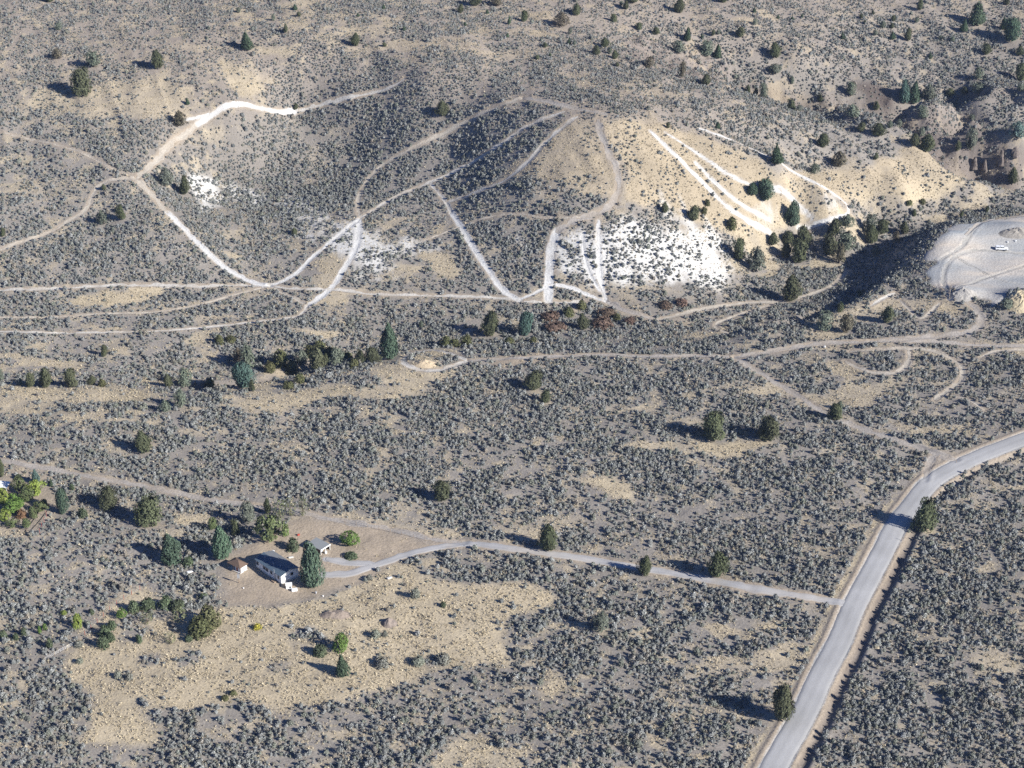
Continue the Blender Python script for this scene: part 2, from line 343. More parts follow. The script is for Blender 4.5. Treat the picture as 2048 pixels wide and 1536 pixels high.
TRAILS = [  # pixel line, width in metres, surface
 ([(-60,520),(0,500),(40,485),(90,470),(140,440),(175,420),(185,385),(205,365),(240,358),(275,357)], 2.2, 'tan'),
 ([(275,357),(300,335),(330,300),(365,268),(395,250)], 2.8, 'tan'),
 ([(395,250),(420,232),(450,213),(485,208),(520,217),(550,223),(590,222)], 3.0, 'chalk'),
 ([(590,222),(640,210),(700,195),(760,182),(795,170),(810,155)], 1.8, 'pale'),
 ([(365,240),(395,237),(418,226)], 1.6, 'chalk'),
 ([(270,357),(300,385),(335,425)], 2.8, 'tan'),
 ([(335,425),(375,465),(410,500),(450,535),(500,563),(540,573)], 3.4, 'chalk'),
 ([(540,573),(590,550),(630,510),(680,470),(720,437)], 2.6, 'chalk'),
 ([(720,437),(790,395),(860,365),(920,338),(1000,290),(1060,250),(1130,222)], 2.3, 'pale'),
 ([(720,437),(715,400),(735,360),(780,320),(850,285),(920,250),(990,215),(1045,196)], 2.2, 'tan'),
 ([(1045,196),(1080,200),(1130,212),(1165,220),(1215,228)], 2.4, 'brown'),
 ([(718,442),(715,490),(690,535),(660,580),(615,612)], 3.2, 'chalk'),
 ([(860,365),(875,385),(895,405),(902,425)], 1.8, 'pale'),
 ([(1155,232),(1100,275),(1060,320),(1010,360),(950,385),(895,405)], 2.4, 'pale'),
 ([(902,425),(925,460),(950,500),(980,545),(1010,585),(1040,602)], 3.0, 'chalk'),
 ([(1195,238),(1205,280),(1225,320),(1237,350),(1235,390),(1220,415),(1180,432),(1140,445),(1112,465)], 2.8, 'brown'),
 ([(1112,465),(1100,510),(1099,560),(1095,602)], 4.8, 'chalk'),
 ([(-60,582),(0,580),(100,578),(200,572),(300,570),(400,573),(470,570),(540,573)], 2.0, 'pale'),
 ([(540,573),(600,578),(680,580),(740,588),(800,590),(900,592),(1000,596),(1040,602),(1100,605),(1170,604)], 1.8, 'pale'),
 ([(-60,634),(0,635),(100,635),(200,628),(300,625),(400,610),(470,590),(540,573)], 1.3, 'tan'),
 ([(-60,660),(0,663),(100,666),(200,665),(300,663),(400,656),(500,645),(600,632),(615,612)], 1.5, 'pale'),
 ([(540,575),(590,597),(615,612)], 1.8, 'tan'),
 ([(1040,600),(1080,582),(1100,570),(1140,575),(1180,592),(1220,605)], 2.0, 'chalk'),
 ([(1197,440),(1198,500),(1200,550),(1212,602)], 2.8, 'chalk'),
 ([(1165,470),(1168,510),(1180,550),(1200,582)], 1.8, 'chalk'),
 ([(1212,602),(1260,625),(1320,640)], 2.8, 'brown'),
 ([(1320,640),(1400,620),(1500,605),(1560,605),(1620,590),(1670,570),(1693,540)], 2.4, 'tan'),
 ([(1460,668),(1425,652),(1450,640),(1540,610)], 1.8, 'tan'),
 ([(935,722),(905,708),(870,700),(830,705),(800,718),(815,735),(850,742),(885,740),(935,722)], 2.4, 'pale'),
 ([(935,722),(1000,718),(1080,715),(1200,710),(1300,713),(1400,712),(1470,715)], 2.4, 'brown'),
 ([(1470,715),(1560,700),(1640,688),(1740,683),(1850,675),(1940,665),(1965,650),(1960,625),(1930,600)], 3.0, 'brown'),
 ([(1740,683),(1850,683),(1950,690),(2048,693),(2130,697)], 2.4, 'brown'),
 ([(1470,715),(1520,745),(1600,795),(1670,835),(1760,870),(1840,895),(1870,908),(1912,920)], 3.2, 'brown'),
 ([(1870,908),(1855,935),(1850,962)], 2.6, 'brown'),
 ([(1690,722),(1720,737),(1760,748),(1800,745),(1820,725),(1818,700)], 2.2, 'tan'),
 ([(1700,703),(1790,697),(1818,698),(1860,700),(1900,715),(1930,740),(1920,765),(1890,785),(1870,800)], 2.2, 'tan'),
 ([(1900,790),(1940,800),(1970,820)], 1.4, 'tan'),
 ([(2110,700),(2048,700),(1990,702),(1960,715)], 1.4, 'tan'),
 ([(1930,470),(1950,450),(2000,438),(2060,430)], 2.0, 'brown'),
 ([(1595,455),(1650,445),(1700,430),(1692,405),(1655,380),(1600,350),(1530,310),(1470,283),(1400,257)], 1.4, 'chalk'),
 ([(1300,262),(1350,310),(1400,360),(1450,410),(1500,445),(1540,465)], 2.2, 'chalk'),
 ([(1330,265),(1400,310),(1450,345),(1500,370),(1560,380),(1600,410),(1625,435)], 1.2, 'chalk'),
 ([(1390,325),(1440,375),(1490,415),(1540,440)], 1.6, 'chalk'),
 ([(-60,915),(0,922),(80,935),(200,957),(300,975),(420,1000),(500,1010),(600,1025),(700,1045),(800,1062),(860,1078),(930,1086)], 2.6, 'brown'),
 ([(0,265),(150,300),(230,340),(270,356)], 1.2, 'tan'),
 ([(1900,600),(1885,560),(1900,520),(1950,500),(2060,508)], 2.0, 'pad'),
 ([(1880,520),(1930,490),(1940,465),(1960,448)], 2.0, 'pad'),
 ([(1915,575),(1960,560),(2020,540),(2070,525)], 1.6, 'pad'),
 ([(1890,500),(1940,530),(2000,560),(2060,570)], 1.4, 'pad'),
 ([(850,480),(1000,430),(1110,437),(1170,435)], 1.0, 'tan'),
 ([(1800,600),(1830,630),(1845,640),(1880,605)], 1.6, 'tan'),
 ([(1790,585),(1760,600),(1740,612)], 1.6, 'pale'),
]
DRIVES = [([(648,1150),(700,1147),(760,1127),(830,1105),(900,1091),(960,1089),(1050,1101),(1150,1115),(1280,1136),(1400,1156),(1500,1176),(1600,1192),(1700,1208)], 3.4),
          ([(652,1118),(700,1126),(750,1128)], 3.0)]
ROADPX = [(1500,1640),(1550,1530),(1573,1489),(1611,1421),(1641,1353),(1678,1284),(1706,1216),(1745,1143),(1760,1113),(1778,1079),(1795,1045),(1824,1011),(1850,975),(1890,946),(1960,912),(2048,878),(2160,838)]
WIDE = 7.0
road_l = px_line(ROADPX)
# smooth relief under the road, ditch on its right side
sl, D, T, SD = line_dist(road_l, 30)
near = np.clip((26 - D) / 8, 0, 1)
H[sl] = H[sl] * (1 - near * .0)
SIDE = -1  # right-hand side going away
dr = np.where(SD == SIDE, D, -D)
H[sl] -= 0.9 * np.exp(-((dr - 6.6) / 1.3) ** 2)
H[sl] += 0.25 * np.exp(-((dr - 4.4) / 0.5) ** 2) * (0.4 + vnoise(GX[sl] / 3, GY[sl] / 3, 5)) + 0.25 * np.exp(-((dr - 8.9) / 0.7) ** 2)
H[sl] += 0.3 * np.exp(-((dr + 4.7) / 0.6) ** 2)
put_g = (dr > -7.5) & (dr < -3.8)
grass[sl] = np.maximum(grass[sl], (put_g & (T < .62)) * np.clip(fbm(GX[sl] / 6, GY[sl] / 6, 3, 3) * 1.6, 0, 1))
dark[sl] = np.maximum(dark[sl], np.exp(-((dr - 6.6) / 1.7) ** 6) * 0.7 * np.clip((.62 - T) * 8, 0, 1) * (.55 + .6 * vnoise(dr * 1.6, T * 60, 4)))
bare[sl] = np.maximum(bare[sl], np.clip((6.8 - D) / 2.0, 0, 1) * .8)
nobush[sl] = np.maximum(nobush[sl], np.clip((np.where((dr > 0) & (T > .55), 4.9, np.where(dr > 0, 8.8, 6.4)) - D) / 1.0, 0, 1))
gravel[sl] = np.maximum(gravel[sl], np.clip((4.3 - D) / .8, 0, 1))

# canyon and creek trenches
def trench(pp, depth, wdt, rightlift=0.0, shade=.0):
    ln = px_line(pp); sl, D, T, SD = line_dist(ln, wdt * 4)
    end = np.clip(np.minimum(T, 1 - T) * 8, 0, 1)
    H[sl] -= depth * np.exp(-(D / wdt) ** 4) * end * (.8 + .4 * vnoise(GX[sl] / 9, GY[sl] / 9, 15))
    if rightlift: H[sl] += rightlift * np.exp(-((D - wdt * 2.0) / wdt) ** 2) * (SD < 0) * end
    if shade: dark[sl] = np.maximum(dark[sl], np.exp(-(D / wdt / 1.3) ** 4) * shade * end)  # canyon and creek shade painted into the ground, with wet litter by the creek
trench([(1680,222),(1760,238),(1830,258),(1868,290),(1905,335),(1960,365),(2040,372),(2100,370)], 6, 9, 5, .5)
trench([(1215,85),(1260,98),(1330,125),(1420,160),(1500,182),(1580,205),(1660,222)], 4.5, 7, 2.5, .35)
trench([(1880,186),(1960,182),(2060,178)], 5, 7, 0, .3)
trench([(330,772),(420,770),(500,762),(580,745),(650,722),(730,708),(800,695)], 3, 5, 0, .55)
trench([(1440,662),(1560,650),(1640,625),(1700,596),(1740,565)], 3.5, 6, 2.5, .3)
# fine relief
rough = (fbm(GX / 26, GY / 26, 4, 11) - .5) * 2.2 + (fbm(GX / 6, GY / 6, 3, 21) - .5) * .55
slope_amp = np.clip((H + 2) / 20, 0, 1)
gull = (np.abs(fbm(GX / 34 + GY / 90, GY / 120, 4, 41) - .5)) * -7.0 * slope_amp
rocks_amp = rocky * (fbm(GX / 5, GY / 5, 3, 61) - .35) * 4.5
sl, D, T, SD = line_dist(road_l, 30)
quiet = np.ones_like(H, dtype=np.float32)
quiet[sl] *= np.clip((D - 3) / 9, 0.05, 1)
quiet *= 1 - .8 * np.clip(gravel, 0, 1)
H += (rough * .8 + gull + rocks_amp) * quiet

trail_runs = []
for pp, wd, kind in TRAILS:
    ln = px_line(pp); wd *= .8 if kind == 'chalk' else 1; trail_runs.append((ln, wd, kind))
    sl, D, T, SD = line_dist(ln, 8)
    nobush[sl] = np.maximum(nobush[sl], np.clip((wd * .5 * (.75 + .6 * vnoise(GX[sl] / 9, GY[sl] / 9, 6)) + .6 - D) / .5, 0, 1))
    bare[sl] = np.maximum(bare[sl], np.clip((wd * .5 + 1.5 - D) / 1.5, 0, 1) * .8)
    if kind == 'chalk': chalk[sl] = np.maximum(chalk[sl], np.clip((wd * .5 + .9 - D) / 1.2, 0, 1) * .9)
    H[sl] += -0.22 * np.exp(-(D / (wd * .5)) ** 4) + 0.16 * np.exp(-((D - wd * .5 - .4) / .5) ** 2)
drive_runs = []
for pp, wd in DRIVES:
    ln = px_line(pp); drive_runs.append((ln, wd))
    sl, D, T, SD = line_dist(ln, 8)
    nobush[sl] = np.maximum(nobush[sl], np.clip((wd * .5 + 1.3 - D) / .8, 0, 1))
    bare[sl] = np.maximum(bare[sl], np.clip((wd * .5 + 2 - D) / 1.5, 0, 1) * .9)
    gravel[sl] = np.maximum(gravel[sl], np.clip((wd * .5 + .3 - D) / .8, 0, 1) * .7)

quietg = Z0()
for pp in ([(450,240),(800,130),(1000,140),(1250,190),(1500,240),(1690,310),(1450,262),(1150,208),(1080,300),(1000,360),(900,440),(700,430),(500,430),(440,330)],): put(quietg, pp, 1, 6, 6)
# scattered small grass openings everywhere
n1 = fbm(GX / 16, GY / 10, 4, 71); n2 = fbm(GX / 60, GY / 45, 3, 81)
n3 = fbm(GX / 4.5, GY / 4.5, 3, 75)
grass = np.maximum(grass, np.clip((n3 - .62) * 8, 0, .6))
grass = np.maximum(grass, np.clip((n1 - .565) * 9, 0, .75) * np.clip((n2 - .35) * 4, 0.15, 1))
grass = grass * (1 - .85 * quietg * np.clip(1.3 - grass, 0, 1)) * (1 - nobush * .8) * (1 - np.clip(gravel, 0, 1))

# ------------------------------------------------------------------ ground colours
def hexmix(masks):
    pass
SOIL = np.array((0.26, 0.235, 0.205)); GRASS = np.array((0.46, 0.385, 0.265)); CHALK = np.array((0.56, 0.545, 0.51)); BARE = np.array((0.365, 0.30, 0.225))
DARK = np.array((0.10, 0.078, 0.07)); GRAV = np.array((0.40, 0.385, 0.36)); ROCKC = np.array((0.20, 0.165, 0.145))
def mix(a, b, m): return a + (b - a) * m[..., None]
def ground_col(x, y):
    q = lambda G: samp(G, x, y)
    big = fbm(x / 70, y / 50, 3, 91); fine = fbm(x / 3.5, y / 3.5, 3, 93)
    c = np.ones(x.shape + (3,)) * SOIL
    c = c * (0.82 + .36 * big)[..., None]
    hi = np.clip((q(H) - 22) / 25, 0, 1)
    c = mix(c, np.array((0.35, 0.285, 0.225)), hi * .45)
    c = mix(c, ROCKC, np.clip(q(rocky), 0, 1) * .5)
    c = mix(c, BARE, np.clip(q(bare), 0, 1))
    g = np.clip(q(grass), 0, 1); g = np.clip(g * 1.45 - (1 - fine) * .5 - (1 - fbm(x / 9, y / 7, 3, 94)) * .25, 0, 1)
    up = np.clip((q(H) - 1) / 8, 0, 1) * (x > -60)
    gc = (GRASS * (1 - up)[..., None] + np.array((.40, .33, .23)) * up[..., None]) * (0.86 + .28 * fbm(x / 22, y / 16, 3, 95))[..., None]
    c = mix(c, gc, g * .93)
    ch = np.clip(q(chalk) * 1.95 - (1 - fbm(x / 7, y / 5, 3, 97)) * .95 - (1 - fbm(x / 1.8, y / 1.8, 2, 98)) * .4 - (fbm((x + y * .25) / 3.5, y / 22, 3, 96) - .45) * 1.5, 0, 1)
    c = mix(c, CHALK, ch)
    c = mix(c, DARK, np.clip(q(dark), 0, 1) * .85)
    gr = np.clip(q(gravel), 0, 1)
    gn = fbm(x / 30 + y / 60, y / 9 - x / 40, 4, 99)
    c = mix(c, GRAV * (0.62 + .76 * gn)[..., None] * (1 + (gn[..., None] - .5) * np.array((.3, 0, -.35))), np.clip((gr - .5) * 3 + .5 - (fbm(x / 5, y / 5, 3, 92) - .5) * 2.5 * (gr < .95), 0, 1))
    c = c * (0.92 + .16 * fine)[..., None]
    return np.clip(c, 0.01, 0.86)

def ground_mat(name, scale=1.0, lo=.72, hi=1.22, bump=.6):
    m = bpy.data.materials.new(name); m.use_nodes = True
    t = m.node_tree; n = t.nodes; L = t.links
    b = n['Principled BSDF']; b.inputs['Roughness'].default_value = .95; b.inputs['Specular IOR Level'].default_value = .15
    at = n.new('ShaderNodeAttribute'); at.attribute_name = 'col'
    tc = n.new('ShaderNodeNewGeometry')
    no = n.new('ShaderNodeTexNoise'); no.inputs['Scale'].default_value = 1.6 * scale; no.inputs['Detail'].default_value = 6; no.inputs['Roughness'].default_value = .7
    L.new(tc.outputs['Position'], no.inputs['Vector'])
    mr = n.new('ShaderNodeMapRange'); mr.inputs[1].default_value = .3; mr.inputs[2].default_value = .7; mr.inputs[3].default_value = lo; mr.inputs[4].default_value = hi
    L.new(no.outputs['Fac'], mr.inputs[0])
    mx = n.new('ShaderNodeVectorMath'); mx.operation = 'SCALE'
    L.new(at.outputs['Color'], mx.inputs[0]); L.new(mr.outputs[0], mx.inputs['Scale'])
    L.new(mx.outputs[0], b.inputs['Base Color'])
    bp = n.new('ShaderNodeBump'); bp.inputs['Strength'].default_value = bump; bp.inputs['Distance'].default_value = .35
    no2 = n.new('ShaderNodeTexNoise'); no2.inputs['Scale'].default_value = 1.1; no2.inputs['Detail'].default_value = 7
    L.new(tc.outputs['Position'], no2.inputs['Vector'])
    L.new(no2.outputs['Fac'], bp.inputs['Height']); L.new(bp.outputs[0], b.inputs['Normal'])
    return m
MG = ground_mat('dry_earth')
MR = ground_mat('gravel_surface', 2.0, .9, 1.1, .12)

def tag(o, label=None, cat=None, group=None, kind=None):
    if label: o['label'] = label
    if cat: o['category'] = cat
    if group: o['group'] = group
    if kind: o['kind'] = kind
    return o
def mesh_np(name, v, f, mat, smooth=True, col=None, parent=None, link=True, kind=None):
    me = bpy.data.meshes.new(name)
    v = np.asarray(v, np.float32); f = np.asarray(f, np.int32)
    me.vertices.add(len(v)); me.vertices.foreach_set('co', v.ravel())
    k = f.shape[1]
    me.loops.add(f.size); me.loops.foreach_set('vertex_index', f.ravel())
    me.polygons.add(len(f)); me.polygons.foreach_set('loop_start', np.arange(0, f.size, k, dtype=np.int32))
    me.polygons.foreach_set('use_smooth', np.full(len(f), smooth))
    me.update(calc_edges=True)
    if col is not None:
        a = me.color_attributes.new('col', 'FLOAT_COLOR', 'POINT')
        a.data.foreach_set('color', np.c_[col, np.ones(len(col))].astype(np.float32).ravel())
    if mat: me.materials.append(mat)
    o = bpy.data.objects.new(name, me)
    if link: C.objects.link(o)
    if parent: o.parent = parent
    if kind: o['kind'] = kind
    return o

# terrain sheet: fine inside the view, coarse out to the horizon
uf = np.linspace(-.37, .37, 840)
us = np.concatenate([-np.geomspace(9, .375, 40), uf, np.geomspace(.375, 9, 40)])
yf = np.geomspace(330, 1180, 980)
ysf = np.concatenate([np.linspace(-1500, 320, 30), yf, np.geomspace(1190, 9000, 45)])
UU, YY = np.meshgrid(us, ysf)
XX = UU * (np.maximum(YY, 300) * cp + CAMH * sp)
def height(x, y):
    h = samp(H, x, y)
    out = np.maximum(np.maximum(np.abs(x) - 460, y - 1230), 290 - y)
    f = np.clip(out / 600, 0, 1)
    far = 40 * np.clip((y - 900) / 900, 0, 1) + 60 * (fbm(x / 900, y / 900, 4, 5) - .4) * np.clip(out / 1500, 0, 1)
    return h * (1 - f) + far * f
ZZ = height(XX, YY)
nv = np.c_[XX.ravel(), YY.ravel(), ZZ.ravel()]
nr, nc = XX.shape
idx = np.arange(nr * nc).reshape(nr, nc)
fc = np.stack([idx[:-1, :-1], idx[:-1, 1:], idx[1:, 1:], idx[1:, :-1]], -1).reshape(-1, 4)
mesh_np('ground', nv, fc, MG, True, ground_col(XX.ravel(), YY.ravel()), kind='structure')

# ------------------------------------------------------------------ roads and tracks as sheets on the ground
TC = {'chalk': (0.58, 0.57, 0.545), 'pale': (0.50, 0.47, 0.42), 'tan': (0.43, 0.385, 0.32), 'brown': (0.37, 0.335, 0.295), 'pad': (.37, .355, .325)}
def ribbon(name, ln, wd, colr, lift, seg=6, ruts=True, ragged=.35, crown=0.0, m=None):
    d = np.gradient(ln, axis=0); d /= np.maximum(np.hypot(d[:, 0], d[:, 1])[:, None], 1e-6)
    nrm = np.c_[-d[:, 1], d[:, 0]]
    n = len(ln); t = np.linspace(-1, 1, seg + 1)
    lowf = .82 + .4 * vnoise(np.arange(n) / 17.0, np.full(n, wd * 3), 2)[:, None] if ruts else 1
    wob = 1 + (vnoise(np.arange(n) / 2.0, np.full(n, wd), 3)[:, None] - .5) * ragged * 2
    wob2 = 1 + (vnoise(np.arange(n) / 1.7, np.full(n, wd + 9.0), 8)[:, None] - .5) * ragged * 2
    ww = np.where(t[None, :] < 0, wob, wob2) * wd * .5 * lowf
    taper = np.clip(np.minimum(np.arange(n), np.arange(n)[::-1]) / 3.0 + .4, .4, 1)[:, None]
    if crown: taper = 1
    px = ln[:, :1] + nrm[:, :1] * t * ww * taper; py = ln[:, 1:] + nrm[:, 1:] * t * ww * taper
    # ride on the terrain's own facets
    z = height(px, py) + lift + crown * (1 - t ** 2)[None, :]
    z[:, 0] -= lift * .9; z[:, -1] -= lift * .9
    v = np.c_[px.ravel(), py.ravel(), z.ravel()]
    ii = np.arange(n * (seg + 1)).reshape(n, seg + 1)
    f = np.stack([ii[:-1, :-1], ii[:-1, 1:], ii[1:, 1:], ii[1:, :-1]], -1).reshape(-1, 4)
    col = np.ones((n, seg + 1, 3)) * np.array(colr)
    if ruts: col *= (1 - .12 * np.exp(-((np.abs(t) - .5) / .2) ** 2))[None, :, None]
    if crown:
        tt = t[None, :] + (vnoise(np.arange(n) / 25.0, np.zeros(n), 6)[:, None] - .5) * .3
        col *= (1 + .07 * np.exp(-((np.abs(tt) - .38) / .13) ** 2) - .10 * np.exp(-((np.abs(t) - 1) / .16) ** 2)[None, :] - .05 * np.exp(-(tt / .1) ** 2))[..., None] * (.84 + .32 * fbm(px / 14, py / 14, 4, 14))[..., None]
    col *= (.88 + .24 * fbm(px / 6, py / 6, 3, 13))[..., None]
    g = ground_col(px, py)
    e = np.clip((np.abs(t) - .72) / .28, 0, 1)[None, :, None] * .6
    if ruts:
        pt = np.clip((fbm(px / 5, py / 5, 3, 23) - .52) * 4, 0, .4)[..., None]
        e = np.maximum(e, pt)
        col = col * (1 - e) + g * e
    return mesh_np(name, v, f, m or MG, True, col.reshape(-1, 3), kind='structure')
for ln, wd, kind in trail_runs:
    ribbon('dirt_trail', ln, wd, TC[kind], .10, ragged=.75 if wd < 3.3 else .5, seg=8)
for ln, wd in drive_runs:
    ribbon('gravel_driveway', ln, wd, (0.40, 0.39, 0.38), .14, 8, m=MR)
rd = ribbon('gravel_road', road_l, WIDE, (0.375, 0.37, 0.36), .16, 14, False, .03, .12, MR)

# ------------------------------------------------------------------ materials
def mat(name, col, rough=.8, metal=0.0, var=.15, scale=6.0, spec=.3):
    m = bpy.data.materials.new(name); m.use_nodes = True
    t = m.node_tree; n = t.nodes; b = n['Principled BSDF']
    b.inputs['Roughness'].default_value = rough; b.inputs['Metallic'].default_value = metal; b.inputs['Specular IOR Level'].default_value = spec
    tc = n.new('ShaderNodeTexCoord'); no = n.new('ShaderNodeTexNoise'); no.inputs['Scale'].default_value = scale; no.inputs['Detail'].default_value = 4
    t.links.new(tc.outputs['Object'], no.inputs['Vector'])
    mr = n.new('ShaderNodeMapRange'); mr.inputs[1].default_value = .3; mr.inputs[2].default_value = .7; mr.inputs[3].default_value = 1 - var; mr.inputs[4].default_value = 1 + var
    t.links.new(no.outputs['Fac'], mr.inputs[0])
    mx = n.new('ShaderNodeVectorMath'); mx.operation = 'SCALE'; mx.inputs[0].default_value = col
    t.links.new(mr.outputs[0], mx.inputs['Scale']); t.links.new(mx.outputs[0], b.inputs['Base Color'])
    return m
def leaf_mat(name, by_random=None, trans=.0):
    """foliage: colour from the object's own colour, or from a ramp over the copy's random number"""
    m = bpy.data.materials.new(name); m.use_nodes = True
    t = m.node_tree; n = t.nodes; L = t.links; b = n['Principled BSDF']
    b.inputs['Roughness'].default_value = .85; b.inputs['Specular IOR Level'].default_value = .12
    oi = n.new('ShaderNodeObjectInfo')
    at = n.new('ShaderNodeAttribute'); at.attribute_name = 'col'
    mx = n.new('ShaderNodeVectorMath'); mx.operation = 'MULTIPLY'
    L.new(at.outputs['Color'], mx.inputs[1])
    if by_random:
        r = n.new('ShaderNodeValToRGB'); L.new(oi.outputs['Random'], r.inputs[0])
        el = r.color_ramp.elements
        el[0].position = by_random[0][0]; el[0].color = (*by_random[0][1], 1)
        el[1].position = by_random[-1][0]; el[1].color = (*by_random[-1][1], 1)
        for p_, c_ in by_random[1:-1]:
            e = el.new(p_); e.color = (*c_, 1)
        L.new(r.outputs[0], mx.inputs[0])
    else:
        L.new(oi.outputs['Color'], mx.inputs[0])
    L.new(mx.outputs[0], b.inputs['Base Color'])
    return m
M_LEAF = leaf_mat('foliage')
M_SAGE = leaf_mat('sagebrush_leaves', [(0, (.19, .20, .195)), (.35, (.26, .27, .255)), (.6, (.34, .345, .33)), (.8, (.22, .235, .19)), (.92, (.33, .29, .24)), (1, (.17, .185, .16))])
M_TUFT = leaf_mat('dry_grass_blades', [(0, (.45, .385, .265)), (.5, (.58, .505, .36)), (1, (.38, .32, .22))])
M_ROCK = leaf_mat('basalt', [(0, (.10, .085, .08)), (.5, (.20, .17, .15)), (1, (.32, .28, .24))])
M_BARK = mat('bark', (.16, .12, .09), .9)
M_DEAD = mat('weathered_wood', (.30, .26, .22), .9)

# ------------------------------------------------------------------ plant shapes (unit size)
def leafy(seed, n, prof, size, lobes=5, lobe_amp=.18, base=0.0, core=.72, open_=0.0, flat=.0, per=4):
    """crown one metre high and about one wide: leaf clumps spread through a shell round a core"""
    r = np.random.default_rng(seed)
    lz = r.uniform(.1, .95, lobes); la = r.uniform(0, 2 * math.pi, lobes); ls = r.uniform(.15, .35, lobes); lam = r.uniform(-.6, 1.0, lobes) * lobe_amp
    def rad(z, a):
        q = prof(z)
        for k in range(lobes):
            da = (a - la[k] + math.pi) % (2 * math.pi) - math.pi
            q = q + lam[k] * np.exp(-((z - lz[k]) / ls[k]) ** 2 - (da / .8) ** 2)
        return np.maximum(q, .02)
    z = r.uniform(0, 1, n * 3); a = r.uniform(0, 2 * math.pi, n * 3)
    keep = r.uniform(0, 1, n * 3) < (rad(z, a) / .55 + .12)
    z = z[keep][:n]; a = a[keep][:n]; n = len(z)
    if open_ > 0:
        k2 = fbm(np.cos(a) * 3 + 9 + seed, np.sin(a) * 3 + z * 5, 2, seed) > open_
        z = z[k2]; a = a[k2]; n = len(z)
    rr = rad(z, a) * (1 - np.abs(r.normal(0, .16, n))) * r.uniform(.93, 1.08, n)
    cpos = np.c_[np.cos(a) * rr, np.sin(a) * rr, base + z * (1 - base)]
    V = []; COL = []
    shade = r.uniform(.6, 1.4, n)
    for j in range(per):
        s = size * r.uniform(.6, 1.3, n)[:, None]
        o = cpos + r.normal(0, size * .45, (n, 3))
        out = np.c_[np.cos(a), np.sin(a), r.uniform(.1, 1.0, n)] + r.normal(0, .45, (n, 3))
        out /= np.linalg.norm(out, axis=1)[:, None]
        e1 = np.cross(out, r.normal(0, 1, (n, 3))); e1 /= np.maximum(np.linalg.norm(e1, axis=1)[:, None], 1e-6)
        e2 = np.cross(out, e1)
        V.append(np.stack([o - e1 * s * .6 - e2 * s * .4, o + e1 * s * .6 - e2 * s * .35, o + e2 * s * .8 + out * s * .25], 1))
        COL.append(np.repeat((shade * r.uniform(.85, 1.15, n))[:, None], 3, 1))
    V = np.concatenate(V).reshape(-1, 3); cc = np.concatenate(COL).reshape(-1)
    F = np.arange(len(V)).reshape(-1, 3)
    if core > 0:
        nz, na = 7, 9
        zz = np.linspace(.02, .97, nz); aa = np.linspace(0, 2 * math.pi, na, endpoint=False)
        Z_, A_ = np.meshgrid(zz, aa, indexing='ij')
        rc = rad(Z_, A_) * core * r.uniform(.85, 1.1, Z_.shape)
        cv = np.c_[(np.cos(A_) * rc).ravel(), (np.sin(A_) * rc).ravel(), (base + (.03 + Z_ * .93) * (1 - base)).ravel()]
        ii = np.arange(nz * na).reshape(nz, na)
        q = np.stack([ii[:-1], np.roll(ii, -1, 1)[:-1], np.roll(ii, -1, 1)[1:], ii[1:]], -1).reshape(-1, 4)
        tr = np.concatenate([q[:, [0, 1, 2]], q[:, [0, 2, 3]]])
        F = np.concatenate([F, tr + len(V)]); V = np.concatenate([V, cv]); cc = np.concatenate([cc, np.full(len(cv), .55)])  # unseen inner core, coloured darker, added to stop light passing through the crown
    rq = np.percentile(np.hypot(V[:, 0], V[:, 1]), 97); V[:, :2] *= .5 / rq
    V[:, 2] = V[:, 2] / np.percentile(V[:, 2], 99.5)
    return V, F, np.repeat(cc[:, None], 3, 1)
def tube(path, radii, n=6):
    V = []; F = []
    path = [Vector(p) for p in path]
    for i, p in enumerate(path):
        d = (path[min(i + 1, len(path) - 1)] - path[max(i - 1, 0)]).normalized()
        s = d.cross(Vector((.3, .9, .1))).normalized(); u = d.cross(s)
        for k in range(n):
            a = 2 * math.pi * k / n
            V.append(p + (s * math.cos(a) + u * math.sin(a)) * radii[i])
    for i in range(len(path) - 1):
        for k in range(n):
            k2 = (k + 1) % n
            F.append((i * n + k, i * n + k2, (i + 1) * n + k2, (i + 1) * n + k))
    return [tuple(v) for v in V], F
def join(parts):
    V = []; F = []
    for v, f in parts:
        o = len(V); V += list(v); F += [tuple(i + o for i in q) for q in f]
    return V, F
def mesh_py(name, V, F, m, parent=None, smooth=False, link=True):
    me = bpy.data.meshes.new(name); me.from_pydata([tuple(v) for v in V], [], [tuple(f) for f in F]); me.update()
    if smooth: me.polygons.foreach_set('use_smooth', [True] * len(me.polygons))
    if m: me.materials.append(m)
    o = bpy.data.objects.new(name, me)
    if link: C.objects.link(o)
    if parent: o.parent = parent
    return o
def trunk_mesh(seed, h, kind):
    r = random.Random(seed); parts = []
    lean = (r.uniform(-.03, .03), r.uniform(-.03, .03))
    parts.append(tube([(0, 0, -.06), (lean[0], lean[1], h * .5), (lean[0] * 2, lean[1] * 2, h)], [.045, .032, .015]))
    nb = 8 if kind != 'snag' else 16
    for k in range(nb):
        z = h * r.uniform(.15, .9); a = r.uniform(0, 6.28); L_ = r.uniform(.18, .36) * (1.15 - z)
        c, s = math.cos(a), math.sin(a)
        parts.append(tube([(lean[0] * z * 2, lean[1] * z * 2, z), (c * L_ * .6, s * L_ * .6, z + .05), (c * L_, s * L_, z + r.uniform(.08, .2))], [.016, .01, .004], 4))
    return join(parts)
egg = lambda z: .5 * np.sqrt(np.clip(1 - ((z - .42) / np.where(z < .42, .47, .60)) ** 2, 0, 1))
cone = lambda z: np.clip(.5 * (1 - z ** 1.3) * np.clip(z * 7 + .35, 0, 1), .015, 1)
blunt = lambda z: .5 * np.clip((1 - z ** 2.6) * np.clip(z * 5 + .5, 0, 1), .02, 1)
ball = lambda z: .5 * np.sqrt(np.clip(1 - ((z - .5) / .52) ** 2, 0, 1))
dome = lambda z: .5 * np.sqrt(np.clip(1 - (z / 1.02) ** 2.2, 0, 1))
